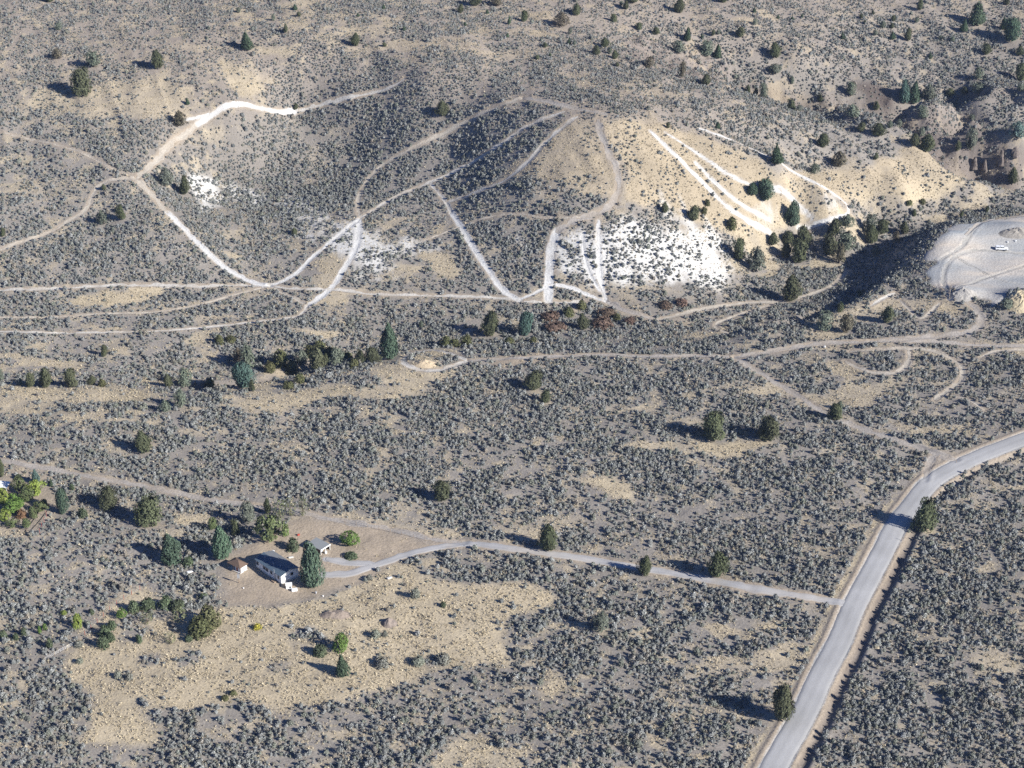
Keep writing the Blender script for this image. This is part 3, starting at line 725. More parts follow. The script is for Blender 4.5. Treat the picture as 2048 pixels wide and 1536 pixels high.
col_ = lambda z: .5 * np.clip((1 - z ** 3.2) * np.clip(z * 6 + .35, 0, 1), .02, 1)
VAR = {}
def crowns(kind, specs):
    VAR[kind] = []
    for sd_, n, prof, size, kw in specs:
        V, F, cc = leafy(sd_, n, prof, size, **kw)
        VAR[kind].append(mesh_np('crown', V, F, M_LEAF, False, cc, link=False).data)
crowns('juniper', [(s, 620, p, .052, dict(lobes=14, lobe_amp=.36, base=.07, open_=.22)) for s, p in ((1, egg), (2, blunt), (3, egg), (4, blunt), (5, dome), (6, egg), (7, col_))])
crowns('cone', [(s, 520, cone, .05, dict(lobes=9, lobe_amp=.16, base=.04)) for s in (11, 12, 13)])
crowns('pale', [(s, 480, p, .05, dict(lobes=10, lobe_amp=.2, base=.08, core=.5, open_=.36)) for s, p in ((21, egg), (22, blunt), (23, col_))])
crowns('pine', [(s, 1300, p, .045, dict(lobes=16, lobe_amp=.22, base=.03, core=.62, open_=.30)) for s, p in ((31, col_), (32, egg), (33, blunt))])
crowns('broadleaf', [(s, 620, p, .055, dict(lobes=10, lobe_amp=.25, base=.14, core=.3, open_=.40)) for s, p in ((41, ball), (42, egg), (43, dome))])
crowns('wispy', [(s, 260, p, .045, dict(lobes=8, lobe_amp=.2, base=.05, core=0, open_=.42)) for s, p in ((51, ball), (52, col_))])
crowns('shrub', [(s, 240, dome, .085, dict(lobes=7, lobe_amp=.18, base=0, core=.6, open_=.25)) for s in (61, 62, 63)])
TR = {k: [mesh_py('trunk', *trunk_mesh(i + 5, hh, k), M_BARK if k != 'snag' else M_DEAD, link=False).data for i in range(2)] for k, hh in (('juniper', .6), ('cone', .7), ('pale', .75), ('pine', .85), ('broadleaf', .7), ('wispy', .75), ('snag', .95), ('shrub', .5))}
COLS = {'juniper': (.095, .105, .06), 'cone': (.07, .10, .062), 'pale': (.15, .17, .13), 'pine': (.085, .125, .085), 'broadleaf': (.11, .135, .06), 'wispy': (.15, .16, .09), 'shrub': (.09, .11, .055)}
SPECIAL = {'bright': ('broadleaf', (.12, .19, .05)), 'yellowgreen': ('broadleaf', (.19, .24, .055)), 'rust': ('shrub', (.20, .12, .07)), 'russet': ('shrub', (.15, .105, .08)), 'bluepine': ('pine', (.085, .135, .115)),
           'sageclump': ('shrub', (.22, .225, .185)), 'greenshrub': ('shrub', (.095, .12, .07)), 'yellowshrub': ('shrub', (.38, .34, .06)), 'oliveshrub': ('shrub', (.11, .115, .055)), 'brownjuniper': ('pale', (.12, .105, .075)), 'teal': ('pale', (.16, .22, .20))}
WORDS = {'juniper': 'dark rounded juniper', 'cone': 'dark pointed juniper', 'pale': 'pale grey-green juniper', 'pine': 'full dark conifer', 'broadleaf': 'olive green broadleaf tree', 'wispy': 'thin wispy green tree',
         'bright': 'bright green leafy tree', 'yellowgreen': 'yellow-green leafy tree', 'rust': 'rust brown bush', 'russet': 'low russet bush', 'bluepine': 'blue-green shaggy conifer', 'sageclump': 'grey-green sagebrush clump',
         'greenshrub': 'fresh green bush', 'yellowshrub': 'yellow flowering bush', 'oliveshrub': 'olive brown bush', 'brownjuniper': 'brownish sparse juniper', 'teal': 'pale blue-green tree', 'snag': 'bare dead snag'}
NAMES = {'juniper': 'juniper_tree', 'cone': 'juniper_tree', 'pale': 'juniper_tree', 'pine': 'conifer_tree', 'broadleaf': 'broadleaf_tree', 'wispy': 'broadleaf_tree', 'shrub': 'shrub', 'snag': 'dead_tree'}
ORD = ['leftmost', 'second', 'third', 'fourth', 'fifth', 'sixth', 'seventh', 'eighth', 'ninth', 'tenth', 'eleventh', 'twelfth', 'thirteenth', 'fourteenth', 'fifteenth', 'sixteenth', 'seventeenth', 'eighteenth', 'nineteenth', 'twentieth']
ZONES = {}
ZONES['on the far slope at the top left'] = [(97,4,20,25,'juniper'),(117,60,14,14,'pale'),(115,118,22,20,'brownjuniper'),(188,134,32,28,'pale'),(165,190,54,42,'juniper'),(313,137,37,30,'juniper'),(375,209,13,8,'cone'),(360,252,31,28,'brownjuniper')]
ZONES['on the tan slope at the top, left of the hill'] = [(494,98,34,27,'cone'),(571,65,18,13,'juniper'),(590,20,12,10,'cone'),(598,33,10,9,'juniper'),(547,41,13,9,'pale'),(477,25,10,10,'pale'),(712,92,27,23,'juniper'),(716,33,8,7,'cone'),(767,18,9,8,'cone'),(808,61,10,8,'cone'),(769,93,9,9,'juniper')]
ZONES['on the plateau behind the hill'] = [(921,27,20,14,'juniper'),(950,10,25,26,'juniper'),(994,12,25,25,'brownjuniper'),(974,27,9,8,'cone'),(1018,48,18,8,'cone'),(1047,43,22,20,'juniper'),(930,51,8,7,'cone'),(1015,74,8,7,'cone'),(1090,95,11,10,'juniper'),(1075,118,9,10,'juniper'),(1138,89,14,9,'cone'),(1148,91,12,8,'pale'),(1140,68,14,10,'pale'),(1100,112,8,6,'cone')]
ZONES['at the head of the tree filled gully behind the hill'] = [(1122,52,28,34,'brownjuniper'),(1153,30,23,21,'juniper'),(1227,43,16,13,'juniper'),(1278,60,15,13,'juniper'),(1312,69,15,13,'juniper'),(1208,93,18,22,'juniper'),(1194,109,19,19,'juniper'),(1228,117,17,18,'juniper'),(1220,107,14,10,'pale'),(1234,133,9,12,'juniper'),(1252,19,18,14,'juniper'),(1242,12,10,9,'pale'),(1297,137,24,18,'brownjuniper'),(1268,4,12,26,'juniper')]
ZONES['on the rocky slope at the top, above the gully'] = [(1360,26,30,28,'juniper'),(1447,5,16,24,'juniper'),(1509,25,11,9,'cone'),(1509,50,14,12,'pale'),(1480,74,21,17,'juniper'),(1425,71,13,10,'juniper'),(1436,69,11,10,'pale'),(1556,37,8,7,'cone'),(1584,40,9,8,'cone'),(1604,35,8,7,'cone'),(1548,115,31,26,'juniper'),(1404,76,8,7,'cone')]
ZONES['along the gully behind the long ridge'] = [(1374,81,27,16,'cone'),(1358,107,27,23,'pale'),(1411,112,31,26,'pale'),(1435,116,27,17,'cone'),(1363,155,32,16,'brownjuniper'),(1413,170,21,20,'juniper'),(1498,187,19,12,'juniper'),(1512,192,17,13,'juniper'),(1526,196,30,17,'pale'),(1550,148,21,25,'pale'),(1584,168,17,9,'pale'),(1582,220,21,20,'juniper'),(1596,223,15,11,'pale'),(1640,203,14,12,'juniper')]
ZONES['on the brown hillside at the top right'] = [(1685,78,14,12,'cone'),(1722,37,10,10,'juniper'),(1729,47,7,7,'juniper'),(1746,30,9,9,'juniper'),(1765,56,15,15,'pale'),(1784,57,11,11,'juniper'),(1787,43,13,11,'juniper'),(1750,71,12,11,'pale'),(1785,78,15,12,'cone'),(1816,82,26,17,'juniper'),(1833,45,11,11,'pale'),(1840,20,23,15,'juniper'),(1860,117,13,9,'cone')]
ZONES['high in the top right corner'] = [(1954,48,43,34,'cone'),(1927,63,25,17,'cone'),(2020,82,46,38,'pine'),(2006,58,24,14,'cone'),(1972,109,23,19,'juniper'),(2038,110,18,16,'juniper'),(2013,10,17,13,'juniper'),(1905,83,11,10,'pale'),(1880,78,8,9,'pale'),(1956,158,25,22,'pale'),(2040,163,36,36,'juniper'),(2040,183,17,15,'pale')]
ZONES['in the canyon beside the dark scree bowl'] = [(1702,192,29,18,'pale'),(1753,220,18,13,'juniper'),(1704,233,25,30,'pale'),(1808,206,46,25,'bluepine'),(1826,205,43,25,'pine'),(1857,199,31,25,'pale'),(1900,191,15,20,'juniper'),(1929,187,13,16,'juniper'),(1955,186,19,28,'pale'),(1845,237,25,23,'pale')]
ZONES['in the shaded canyon bottom on the right'] = [(1724,262,18,24,'juniper'),(1757,271,25,30,'juniper'),(1779,256,16,12,'pale'),(1798,254,16,14,'pale'),(1843,272,20,13,'pale'),(1828,291,24,24,'juniper'),(1852,303,35,31,'juniper'),(1941,300,46,25,'pale'),(1914,302,21,15,'juniper'),(1943,241,13,12,'pale'),(2034,274,32,38,'teal'),(2024,369,35,21,'juniper')]
ZONES['on the grassy spur right of the hill'] = [(1646,295,29,28,'juniper'),(1553,327,40,28,'cone'),(1676,333,31,31,'brownjuniper'),(1627,346,21,22,'pale'),(1751,319,14,12,'juniper'),(1435,257,14,10,'cone')]
ZONES['on the sage flat left of the quarry rim'] = [(1828,433,15,12,'juniper'),(1922,435,13,10,'juniper'),(1973,425,13,11,'juniper'),(1818,409,9,12,'oliveshrub'),(1845,407,10,14,'oliveshrub')]
ZONES['on the striped white and gold hillside'] = [(1530,399,42,33,'pine'),(1503,389,24,24,'pine'),(1586,449,50,31,'pine'),(1387,441,31,26,'juniper'),(1462,456,22,23,'oliveshrub'),(1329,425,21,17,'juniper'),(1336,256,12,8,'juniper'),(1414,411,13,12,'oliveshrub'),(1408,427,14,12,'oliveshrub')]
ZONES['in the creek grove below the striped hillside'] = [(1479,520,36,23,'juniper'),(1512,541,40,34,'pale'),(1545,489,20,22,'juniper'),(1575,488,21,22,'juniper'),(1608,493,37,30,'juniper'),(1571,513,25,19,'juniper'),(1598,524,39,28,'juniper'),(1662,471,29,29,'juniper'),(1660,507,31,31,'juniper'),(1692,452,20,28,'pale'),(1690,503,36,34,'pale'),(1678,526,34,25,'brownjuniper'),(1580,599,43,40,'juniper')]
ZONES['beside the shadowed quarry bank'] = [(1737,468,40,27,'pale'),(1742,486,36,28,'juniper'),(1765,466,28,22,'juniper'),(1808,468,25,24,'juniper'),(1792,485,23,17,'brownjuniper'),(1753,511,19,19,'pale'),(1719,591,11,11,'greenshrub'),(1682,619,15,12,'greenshrub')]
ZONES['on the sage ground below the quarry'] = [(1649,662,40,32,'pale'),(1693,665,37,28,'brownjuniper'),(1772,644,33,29,'juniper'),(1679,624,17,17,'juniper'),(2013,619,23,24,'pale'),(1669,838,31,28,'juniper'),(1679,818,17,17,'pale')]
ZONES['on the slope left of the hill gully'] = [(333,370,37,29,'pale'),(369,388,38,28,'juniper'),(205,449,29,23,'pale'),(245,439,31,28,'juniper'),(5,473,18,15,'juniper'),(208,380,12,9,'juniper')]
ZONES['on the shaded face of the hill'] = [(885,230,29,26,'juniper'),(590,219,12,13,'juniper'),(590,469,14,14,'juniper')]
ZONES['along the creek right of the track loop'] = [(982,672,51,40,'juniper'),(1049,670,46,31,'bluepine'),(1164,658,31,28,'juniper'),(1136,631,18,23,'oliveshrub'),(1164,617,17,20,'oliveshrub'),(1018,687,13,20,'oliveshrub'),(1066,685,12,18,'oliveshrub'),(892,692,20,26,'oliveshrub'),(910,692,15,20,'oliveshrub'),(933,691,21,22,'oliveshrub'),(842,655,14,11,'pale')]
ZONES['in the russet thicket beside the creek'] = [(1100,637,13,36,'russet'),(1213,633,14,42,'russet'),(1206,651,15,48,'russet'),(1259,646,12,24,'russet'),(1112,658,12,48,'russet'),(1329,614,13,28,'russet'),(1363,610,14,24,'russet'),(1234,640,14,18,'oliveshrub')]
ZONES['along the deep creek bank left of the track loop'] = [(781,718,57,38,'pine'),(745,723,25,27,'juniper'),(722,726,22,18,'juniper'),(673,730,30,26,'pale'),(636,738,38,31,'juniper'),(652,730,20,17,'juniper'),(562,730,26,30,'oliveshrub'),(605,728,24,20,'pale'),(693,722,16,24,'oliveshrub'),(486,773,40,38,'bluepine'),(496,738,44,27,'pale'),(478,724,24,18,'brownjuniper'),(506,782,19,14,'juniper'),(439,687,15,18,'oliveshrub'),(461,683,10,18,'oliveshrub'),(420,773,14,18,'oliveshrub'),(620,712,18,20,'oliveshrub'),(585,748,22,24,'juniper'),(600,765,16,22,'oliveshrub'),(577,776,12,18,'oliveshrub'),(660,712,16,22,'oliveshrub'),(707,735,15,18,'oliveshrub'),(640,700,15,22,'oliveshrub'),(540,742,16,20,'oliveshrub')]
ZONES['along the creek at the left edge'] = [(60,773,29,25,'juniper'),(94,774,39,29,'juniper'),(144,773,35,27,'juniper'),(186,768,18,24,'juniper'),(207,713,23,19,'juniper'),(335,774,26,24,'juniper'),(369,774,40,28,'pale'),(2,762,26,16,'pale'),(205,772,14,18,'oliveshrub'),(42,770,14,14,'pale')]
ZONES['on the open sage plain below the left creek bank'] = [(362,814,37,25,'pale'),(330,822,23,23,'pale'),(284,904,42,40,'juniper')]
ZONES['on the open sage plain in the middle'] = [(1066,778,35,39,'juniper'),(1090,803,23,23,'juniper'),(885,998,38,36,'juniper'),(1428,877,51,50,'juniper'),(1537,877,43,43,'juniper')]
ZONES['in the house yard'] = [(498,1048,45,27,'pale'),(541,1082,49,62,'broadleaf'),(571,1070,22,16,'bright'),(535,1028,33,20,'juniper'),(561,1038,40,28,'wispy'),(582,1031,36,26,'wispy'),(606,1031,42,26,'wispy'),(472,1068,27,20,'juniper'),(440,1113,58,50,'pine'),(425,1060,26,18,'broadleaf'),(620,1170,84,56,'pine'),(586,1099,21,27,'greenshrub'),(700,1089,25,35,'bright'),(702,1114,9,28,'greenshrub'),(343,1122,53,46,'pine'),(377,1130,17,22,'greenshrub')]
ZONES['between the orchard and the house'] = [(124,1027,50,27,'pine'),(218,1014,42,40,'juniper'),(297,1046,53,54,'juniper'),(166,1032,15,20,'greenshrub'),(144,979,12,10,'greenshrub')]
ZONES['in the irrigated orchard at the left edge'] = [(4,954,32,14,'juniper'),(37,958,9,9,'greenshrub'),(41,983,25,23,'broadleaf'),(72,967,23,15,'bluepine'),(73,991,25,27,'yellowgreen'),(55,1003,23,21,'broadleaf'),(7,1008,25,26,'yellowgreen'),(29,1005,15,17,'bright'),(88,1010,11,11,'greenshrub'),(26,1025,21,24,'bright'),(43,1034,12,16,'rust'),(11,1043,21,22,'yellowgreen'),(81,1022,15,22,'broadleaf'),(67,1035,19,13,'broadleaf'),(54,1057,16,13,'broadleaf'),(25,1053,12,20,'broadleaf'),(103,972,15,6,'cone'),(36,1016,16,18,'bright')]
ZONES['along the driveway and the gravel road'] = [(1097,1096,48,45,'juniper'),(1290,1151,39,36,'juniper'),(1435,1153,48,50,'juniper'),(1560,1440,70,58,'juniper'),(1850,1056,53,52,'juniper'),(1202,1262,41,34,'pale')]
ZONES['standing in the tan grass field'] = [(685,1350,40,30,'cone'),(682,1300,33,31,'bright'),(640,1309,19,28,'greenshrub'),(515,1257,9,17,'yellowshrub'),(832,1194,19,20,'sageclump'),(886,1212,9,13,'greenshrub'),(751,1273,14,22,'sageclump'),(770,1272,11,13,'sageclump'),(763,1331,14,27,'sageclump'),(836,1328,15,26,'sageclump'),(886,1323,15,34,'sageclump'),(739,1158,9,14,'sageclump'),(467,1389,9,15,'oliveshrub'),(450,1399,9,15,'oliveshrub'),(236,1354,12,18,'sageclump'),(258,1358,12,18,'sageclump'),(158,1292,10,18,'sageclump'),(160,1325,9,16,'sageclump')]
ZONES['in the overgrown garden plot below the house'] = [(268,1221,19,21,'greenshrub'),(297,1218,21,25,'greenshrub'),(332,1215,21,23,'greenshrub'),(356,1219,19,21,'greenshrub'),(209,1294,21,21,'greenshrub'),(209,1270,17,19,'greenshrub'),(223,1256,15,15,'greenshrub'),(221,1281,16,14,'greenshrub'),(244,1235,15,19,'bright'),(420,1249,35,36,'oliveshrub'),(400,1266,31,44,'oliveshrub'),(378,1281,10,13,'greenshrub'),(279,1284,15,11,'greenshrub'),(358,1244,29,21,'wispy'),(295,1246,21,20,'wispy'),(340,1286,20,18,'wispy'),(408,1198,11,13,'greenshrub')]
ZONES['in the sparse green row at the left edge below the orchard'] = [(155,1256,29,19,'yellowgreen'),(8,1275,15,15,'greenshrub'),(48,1271,17,15,'greenshrub'),(33,1279,13,12,'greenshrub'),(80,1267,15,9,'bright'),(91,1261,15,10,'bright'),(100,1294,19,15,'greenshrub'),(184,1228,11,10,'greenshrub'),(128,1231,10,11,'yellowgreen')]

SHORT = {'at the head of the tree filled gully behind the hill': 'at the gully head behind the hill', 'on the rocky slope at the top, above the gully': 'on the rocky slope above the gully',
 'on the tan slope at the top, left of the hill': 'on the tan upper slope left of the hill', 'along the deep creek bank left of the track loop': 'along the creek left of the track loop',
 'in the sparse green row at the left edge below the orchard': 'at the left edge below the orchard', 'on the open sage plain below the left creek bank': 'on the plain below the left creek bank'}
tree_spots = []
for zone, lst in ZONES.items():
    kinds_n = {}
    for t_ in lst: kinds_n.setdefault(t_[4], []).append(t_)
    for kd in kinds_n: kinds_n[kd].sort(key=lambda q: q[0])
    for t_ in lst:
        px, py, hp, wp, kd = t_
        x, y = unproj(px, py); x = float(x[0]); y = float(y[0]); z = float(samp(H, x, y))
        dp = depth_of(x, y, z); s = FPX / dp
        dep = math.atan2(CAMH - z, y)
        hm = hp / s / math.cos(dep) * .98; wm = wp / s
        base, colr = SPECIAL.get(kd, (kd, COLS.get(kd)))
        same = kinds_n[kd]; k = same.index(t_)
        nm = NAMES[base]
        low = ('large ' if hm > 11 else 'tall ' if hm > 8.5 and hm > wm * 1.5 else 'small ' if hm < 3.2 and base != 'shrub' else '')
        lab = low + WORDS[kd] + ' ' + SHORT.get(zone, zone)
        if len(same) == 2: lab += (', the left of two', ', the right of two')[k]
        elif len(same) > 2:
            lab += ', ' + ('leftmost' if k == 0 else 'rightmost' if k == len(same) - 1 else ORD[k] + ' from left')
        r = random.Random(px * 7 + py)
        if 'orchard at' in zone: hm *= 1.2; wm *= 1.3
        if 'garden plot' in zone: hm *= 1.05; wm *= 1.25
        if 'deep creek' in zone or 'creek grove' in zone: hm *= 1.2; wm *= 1.12
        top = bpy.data.objects.new(nm, None); C.objects.link(top)
        top.empty_display_size = .5
        top.location = (x, y, z - .05); top.rotation_euler = (0, 0, r.uniform(0, 6.28))
        tag(top, lab, {'shrub': 'bush'}.get(base, 'tree'), 'trees and bushes ' + zone)
        tr = bpy.data.objects.new('trunk' if base != 'shrub' else 'stem', r.choice(TR[base])); C.objects.link(tr); tr.parent = top
        tr.scale = (wm * .9, wm * .9, hm * .95)
        cr = bpy.data.objects.new('crown' if base != 'shrub' else 'foliage', r.choice(VAR[base])); C.objects.link(cr); cr.parent = top
        cr.scale = (wm * r.uniform(1.0, 1.25), wm * r.uniform(.95, 1.15), hm); cr.rotation_euler = (r.uniform(-.07, .07), r.uniform(-.07, .07), 0)
        f = r.uniform(.85, 1.18)
        cr.color = (colr[0] * f, colr[1] * f * r.uniform(.96, 1.05), colr[2] * f, 1)
        tree_spots.append((x, y, wm))
        # worn litter ring
        i0 = int((x - wm - 2 - X0) / CS); i1 = int((x + wm + 2 - X0) / CS); j0 = int((y - wm - 2 - Y0) / CS); j1 = int((y + wm + 2 - Y0) / CS)
        if i0 > 0 and j0 > 0 and i1 < NX and j1 < NY and base != 'shrub':
            D = np.hypot(GX[j0:j1, i0:i1] - x, GY[j0:j1, i0:i1] - y)
            nobush[j0:j1, i0:i1] = np.maximum(nobush[j0:j1, i0:i1], np.clip((wm * .62 - D) / .8, 0, 1))

def snag(px, py, hp, label, zone):
    x, y = unproj(px, py); x = float(x[0]); y = float(y[0]); z = float(samp(H, x, y)); s = FPX / depth_of(x, y, z)
    hm = hp / s / .88
    top = bpy.data.objects.new('dead_tree', None); C.objects.link(top); top.location = (x, y, z)
    tag(top, label, 'dead tree')
    tr = bpy.data.objects.new('trunk', TR['snag'][0]); C.objects.link(tr); tr.parent = top; tr.scale = (hm * .8, hm * .8, hm)
snag(1898, 598, 28, 'thin bare dead tree at the lower edge of the pale quarry pad', '')
snag(1940, 1325, 14, 'small bare grey dead tree in the sage right of the gravel road', '')

# ------------------------------------------------------------------ sagebrush, grass and rocks by the hundred thousand
def scatter_nodes(name, srcs):
    g = bpy.data.node_groups.new(name, 'GeometryNodeTree')
    g.interface.new_socket('Geometry', in_out='INPUT', socket_type='NodeSocketGeometry')
    g.interface.new_socket('Geometry', in_out='OUTPUT', socket_type='NodeSocketGeometry')
    n = g.nodes; L = g.links
    gi = n.new('NodeGroupInput'); go = n.new('NodeGroupOutput')
    g2i = n.new('GeometryNodeGeometryToInstance')
    for s in srcs:
        oi = n.new('GeometryNodeObjectInfo'); oi.inputs['Object'].default_value = s; oi.inputs['As Instance'].default_value = False
        L.new(oi.outputs['Geometry'], g2i.inputs[0])
    ip = n.new('GeometryNodeInstanceOnPoints'); ip.inputs['Pick Instance'].default_value = True
    def attr(nm, ty):
        a = n.new('GeometryNodeInputNamedAttribute'); a.data_type = ty; a.inputs['Name'].default_value = nm
        return next(o for o in a.outputs if o.enabled and o.name == 'Attribute')
    L.new(gi.outputs[0], ip.inputs['Points']); L.new(g2i.outputs[0], ip.inputs['Instance'])
    L.new(attr('pick', 'INT'), ip.inputs['Instance Index'])
    L.new(attr('rot', 'FLOAT_VECTOR'), ip.inputs['Rotation'])
    L.new(attr('siz', 'FLOAT_VECTOR'), ip.inputs['Scale'])
    L.new(ip.outputs[0], go.inputs[0])
    return g
def scatter(name, pts, siz, srcs, label, seed=1):
    r = np.random.default_rng(seed)
    me = bpy.data.meshes.new(name); n = len(pts)
    me.vertices.add(n); me.vertices.foreach_set('co', pts.astype(np.float32).ravel())
    a = me.attributes.new('pick', 'INT', 'POINT'); a.data.foreach_set('value', r.integers(0, len(srcs), n).astype(np.int32))
    rot = np.c_[r.normal(0, .08, n), r.normal(0, .08, n), r.uniform(0, 6.28, n)].astype(np.float32)
    a = me.attributes.new('rot', 'FLOAT_VECTOR', 'POINT'); a.data.foreach_set('vector', rot.ravel())
    a = me.attributes.new('siz', 'FLOAT_VECTOR', 'POINT'); a.data.foreach_set('vector', siz.astype(np.float32).ravel())
    o = bpy.data.objects.new(name, me); C.objects.link(o)
    md = o.modifiers.new('scatter', 'NODES'); md.node_group = scatter_nodes(name + '_nodes', srcs)
    tag(o, label, kind='stuff')
    return o
def candidates(cell_near, u=.335, y0=345., y1=1130., seed=3, grow=0.0):
    """jittered spots, evenly dense over the ground in and just round the view"""
    r = np.random.default_rng(seed); out = []
    y = y0
    while y < y1:
        cell = cell_near * (1 + grow * (y - y0) / (y1 - y0))
        half = u * (y * cp + CAMH * sp)
        m = int(2 * half / cell)
        out.append(np.c_[-half + (np.arange(m) + r.uniform(0, 1, m)) * cell, y + r.uniform(-.5, .5, m) * cell])
        y += cell
    return np.vstack(out)
def srcmesh(name, specs, m):
    out = []
    for V, F, cc in specs: out.append(mesh_np(name, V, F, m, False, cc, link=False))
    return out
sage_src = srcmesh('sagebrush', [leafy(100 + s, 42, dome, .17, lobes=6, lobe_amp=.26, core=.80, open_=.18, per=2) for s in range(7)], M_SAGE)
tuft_src = srcmesh('grass_tuft', [leafy(200 + s, 10, dome, .34, lobes=3, lobe_amp=.2, core=0, per=2) for s in range(4)], M_TUFT)

cand = candidates(.92, grow=.26)
q = lambda G: samp(G, cand[:, 0], cand[:, 1])
hh = q(H)
clump = fbm(cand[:, 0] / 7, cand[:, 1] / 7, 3, 301); big = fbm(cand[:, 0] / 45, cand[:, 1] / 35, 3, 303)
prob = np.clip((clump - .40) * 3.0 + .60, .04, 1) * np.clip(.82 + (big - .45) * 1.5, .38, .94)
gq = np.clip(q(grass), 0, 1); chq = q(chalk)
hillm = np.clip((hh - 1) / 4, 0, 1)
flank = np.clip((hh - 2) / 6, 0, 1) * np.clip((20 - cand[:, 0]) / 25, 0, 1) * np.clip((cand[:, 0] + 160) / 40, 0, 1)
prob = np.clip(prob * (1 + .35 * flank), 0, 1)
prob = prob * (1 - (.95 - .35 * hillm * (clump > .47)) * np.clip(gq * 1.5 - .12, 0, 1)) * np.clip(1 - 1.2 * q(nobush), 0, 1) * (1 - np.clip((q(gravel) - .35) * 5, 0, 1)) * (1 - .12 * np.clip(chq, 0, 1)) * (1 - .9 * np.clip(q(bare), 0, 1)) * (1 - .85 * q(dark))
high = np.clip((hh - 30) / 14, 0, 1)
xn = cand[:, 0]
left = np.clip((-xn - 0) / 120, 0, 1)
keepm = rng.uniform(0, 1, len(cand)) < prob
cd = cand[keepm]; hs = hh[keepm]; hi_ = high[keepm]
diam = np.exp(rng.normal(0, .38, len(cd))) * (1.04 - .22 * hi_)
diam = np.clip(diam, .5, 2.6)
diam *= np.where(gq[keepm] > .5, .85, 1)
ht = diam * rng.uniform(.6, .95, len(cd))
pts = np.c_[cd, hs - .03]
siz = np.c_[diam * rng.uniform(.85, 1.15, len(cd)), diam, ht]
# the largest and nearest stand as single shrubs of their own
ax = cd[:, 0] / (cd[:, 1] * cp + (CAMH - hs) * sp); vy = (-(cd[:, 1] * sp) + (CAMH - hs) * cp) / (cd[:, 1] * cp + (CAMH - hs) * sp)
ppx = 1024 + ax * FPX; ppy = 768 + vy * FPX
inside = (ppx > 8) & (ppx < 2040) & (ppy > 1300) & (ppy < 1528)
show = np.where(inside, diam * FPX / (cd[:, 1] * cp + (CAMH - hs) * sp), 0)
pick_ = np.argsort(-show)[:200]
rest = np.ones(len(cd), bool); rest[pick_] = False
scatter('sagebrush_cover', pts[rest], siz[rest], sage_src, 'grey-green sagebrush covering the plain and the hills')
sl_, D_, T_, SD_ = line_dist(road_l, 1)
SC = [(.25, .255, .24), (.31, .315, .30), (.22, .23, .19), (.29, .27, .235)]
near_src = [mesh_np('sagebrush', *leafy(400 + s, 90, dome, .12, lobes=8, lobe_amp=.26, core=.62, open_=.2, per=2)[:2], M_LEAF, False, leafy(400 + s, 90, dome, .12, lobes=8, lobe_amp=.26, core=.62, open_=.2, per=2)[2], link=False).data for s in range(4)]
for k in pick_:
    o = bpy.data.objects.new('sagebrush', near_src[k % 4]); C.objects.link(o)
    o.location = pts[k]; o.scale = siz[k]; o.rotation_euler = (0, 0, float(rng.uniform(0, 6.28))); o.color = (*SC[k % 4], 1)
    rx = float(np.interp(ppy[k], [1300, 1536], [1650, 1530]))
    side = 'in the stand right of the gravel road' if ppx[k] > rx + 30 else 'near the lower edge left of the gravel road'
    tag(o, 'grey-green sagebrush shrub ' + side, 'shrub', 'sagebrush shrubs ' + side)

# dry bunch grass
cg = candidates(.72, y1=1000, seed=9, grow=.35)
gq2 = np.clip(samp(grass, cg[:, 0], cg[:, 1]), 0, 1)
tn = fbm(cg[:, 0] / 4, cg[:, 1] / 4, 2, 311)
kg = rng.uniform(0, 1, len(cg)) < (gq2 * .6 + .15) * np.clip(tn * 2.2 - .35, 0, 1) * (1 - samp(nobush, cg[:, 0], cg[:, 1])) * (1 - np.clip(samp(gravel, cg[:, 0], cg[:, 1]), 0, 1))
cg = cg[kg]; hg = samp(H, cg[:, 0], cg[:, 1]); dg_ = np.clip(np.exp(rng.normal(0, .3, len(cg))) * .66, .35, 1.3)
scatter('dry_grass', np.c_[cg, hg - .02], np.c_[dg_, dg_, dg_ * rng.uniform(.5, .85, len(cg))], tuft_src, 'dry tan bunch grass in the openings between the sagebrush', 2)

# basalt rubble in the canyon
def rock_shape(seed):
    r = np.random.default_rng(seed)
    import bmesh
    bm = bmesh.new(); bmesh.ops.create_icosphere(bm, subdivisions=1, radius=.5)
    for v in bm.verts:
        v.co *= 1 + r.normal(0, .16); v.co.z *= .75
    V = [tuple(v.co) for v in bm.verts]; F = [[v.index for v in f.verts] for f in bm.faces]; bm.free()
    return np.array(V), np.array(F), np.ones((len(V), 3)) * r.uniform(.85, 1.1)
rock_src = srcmesh('rock', [rock_shape(s) for s in range(5)], M_ROCK)
cr_ = candidates(1.7, y0=760, y1=1100, seed=17, grow=.2)
rk = samp(rocky, cr_[:, 0], cr_[:, 1]); rn = fbm(cr_[:, 0] / 14, cr_[:, 1] / 14, 3, 321)
kr = rng.uniform(0, 1, len(cr_)) < rk * np.clip((rn - .38) * 4, .05, .9)
cr_ = cr_[kr]; dr_ = np.clip(np.exp(rng.normal(0, .45, len(cr_))) * .9, .4, 3.2)
scatter('basalt_rubble', np.c_[cr_, samp(H, cr_[:, 0], cr_[:, 1])], np.c_[dr_, dr_ * .8, dr_ * .8], rock_src, 'dark basalt rubble on the canyon sides', 3)

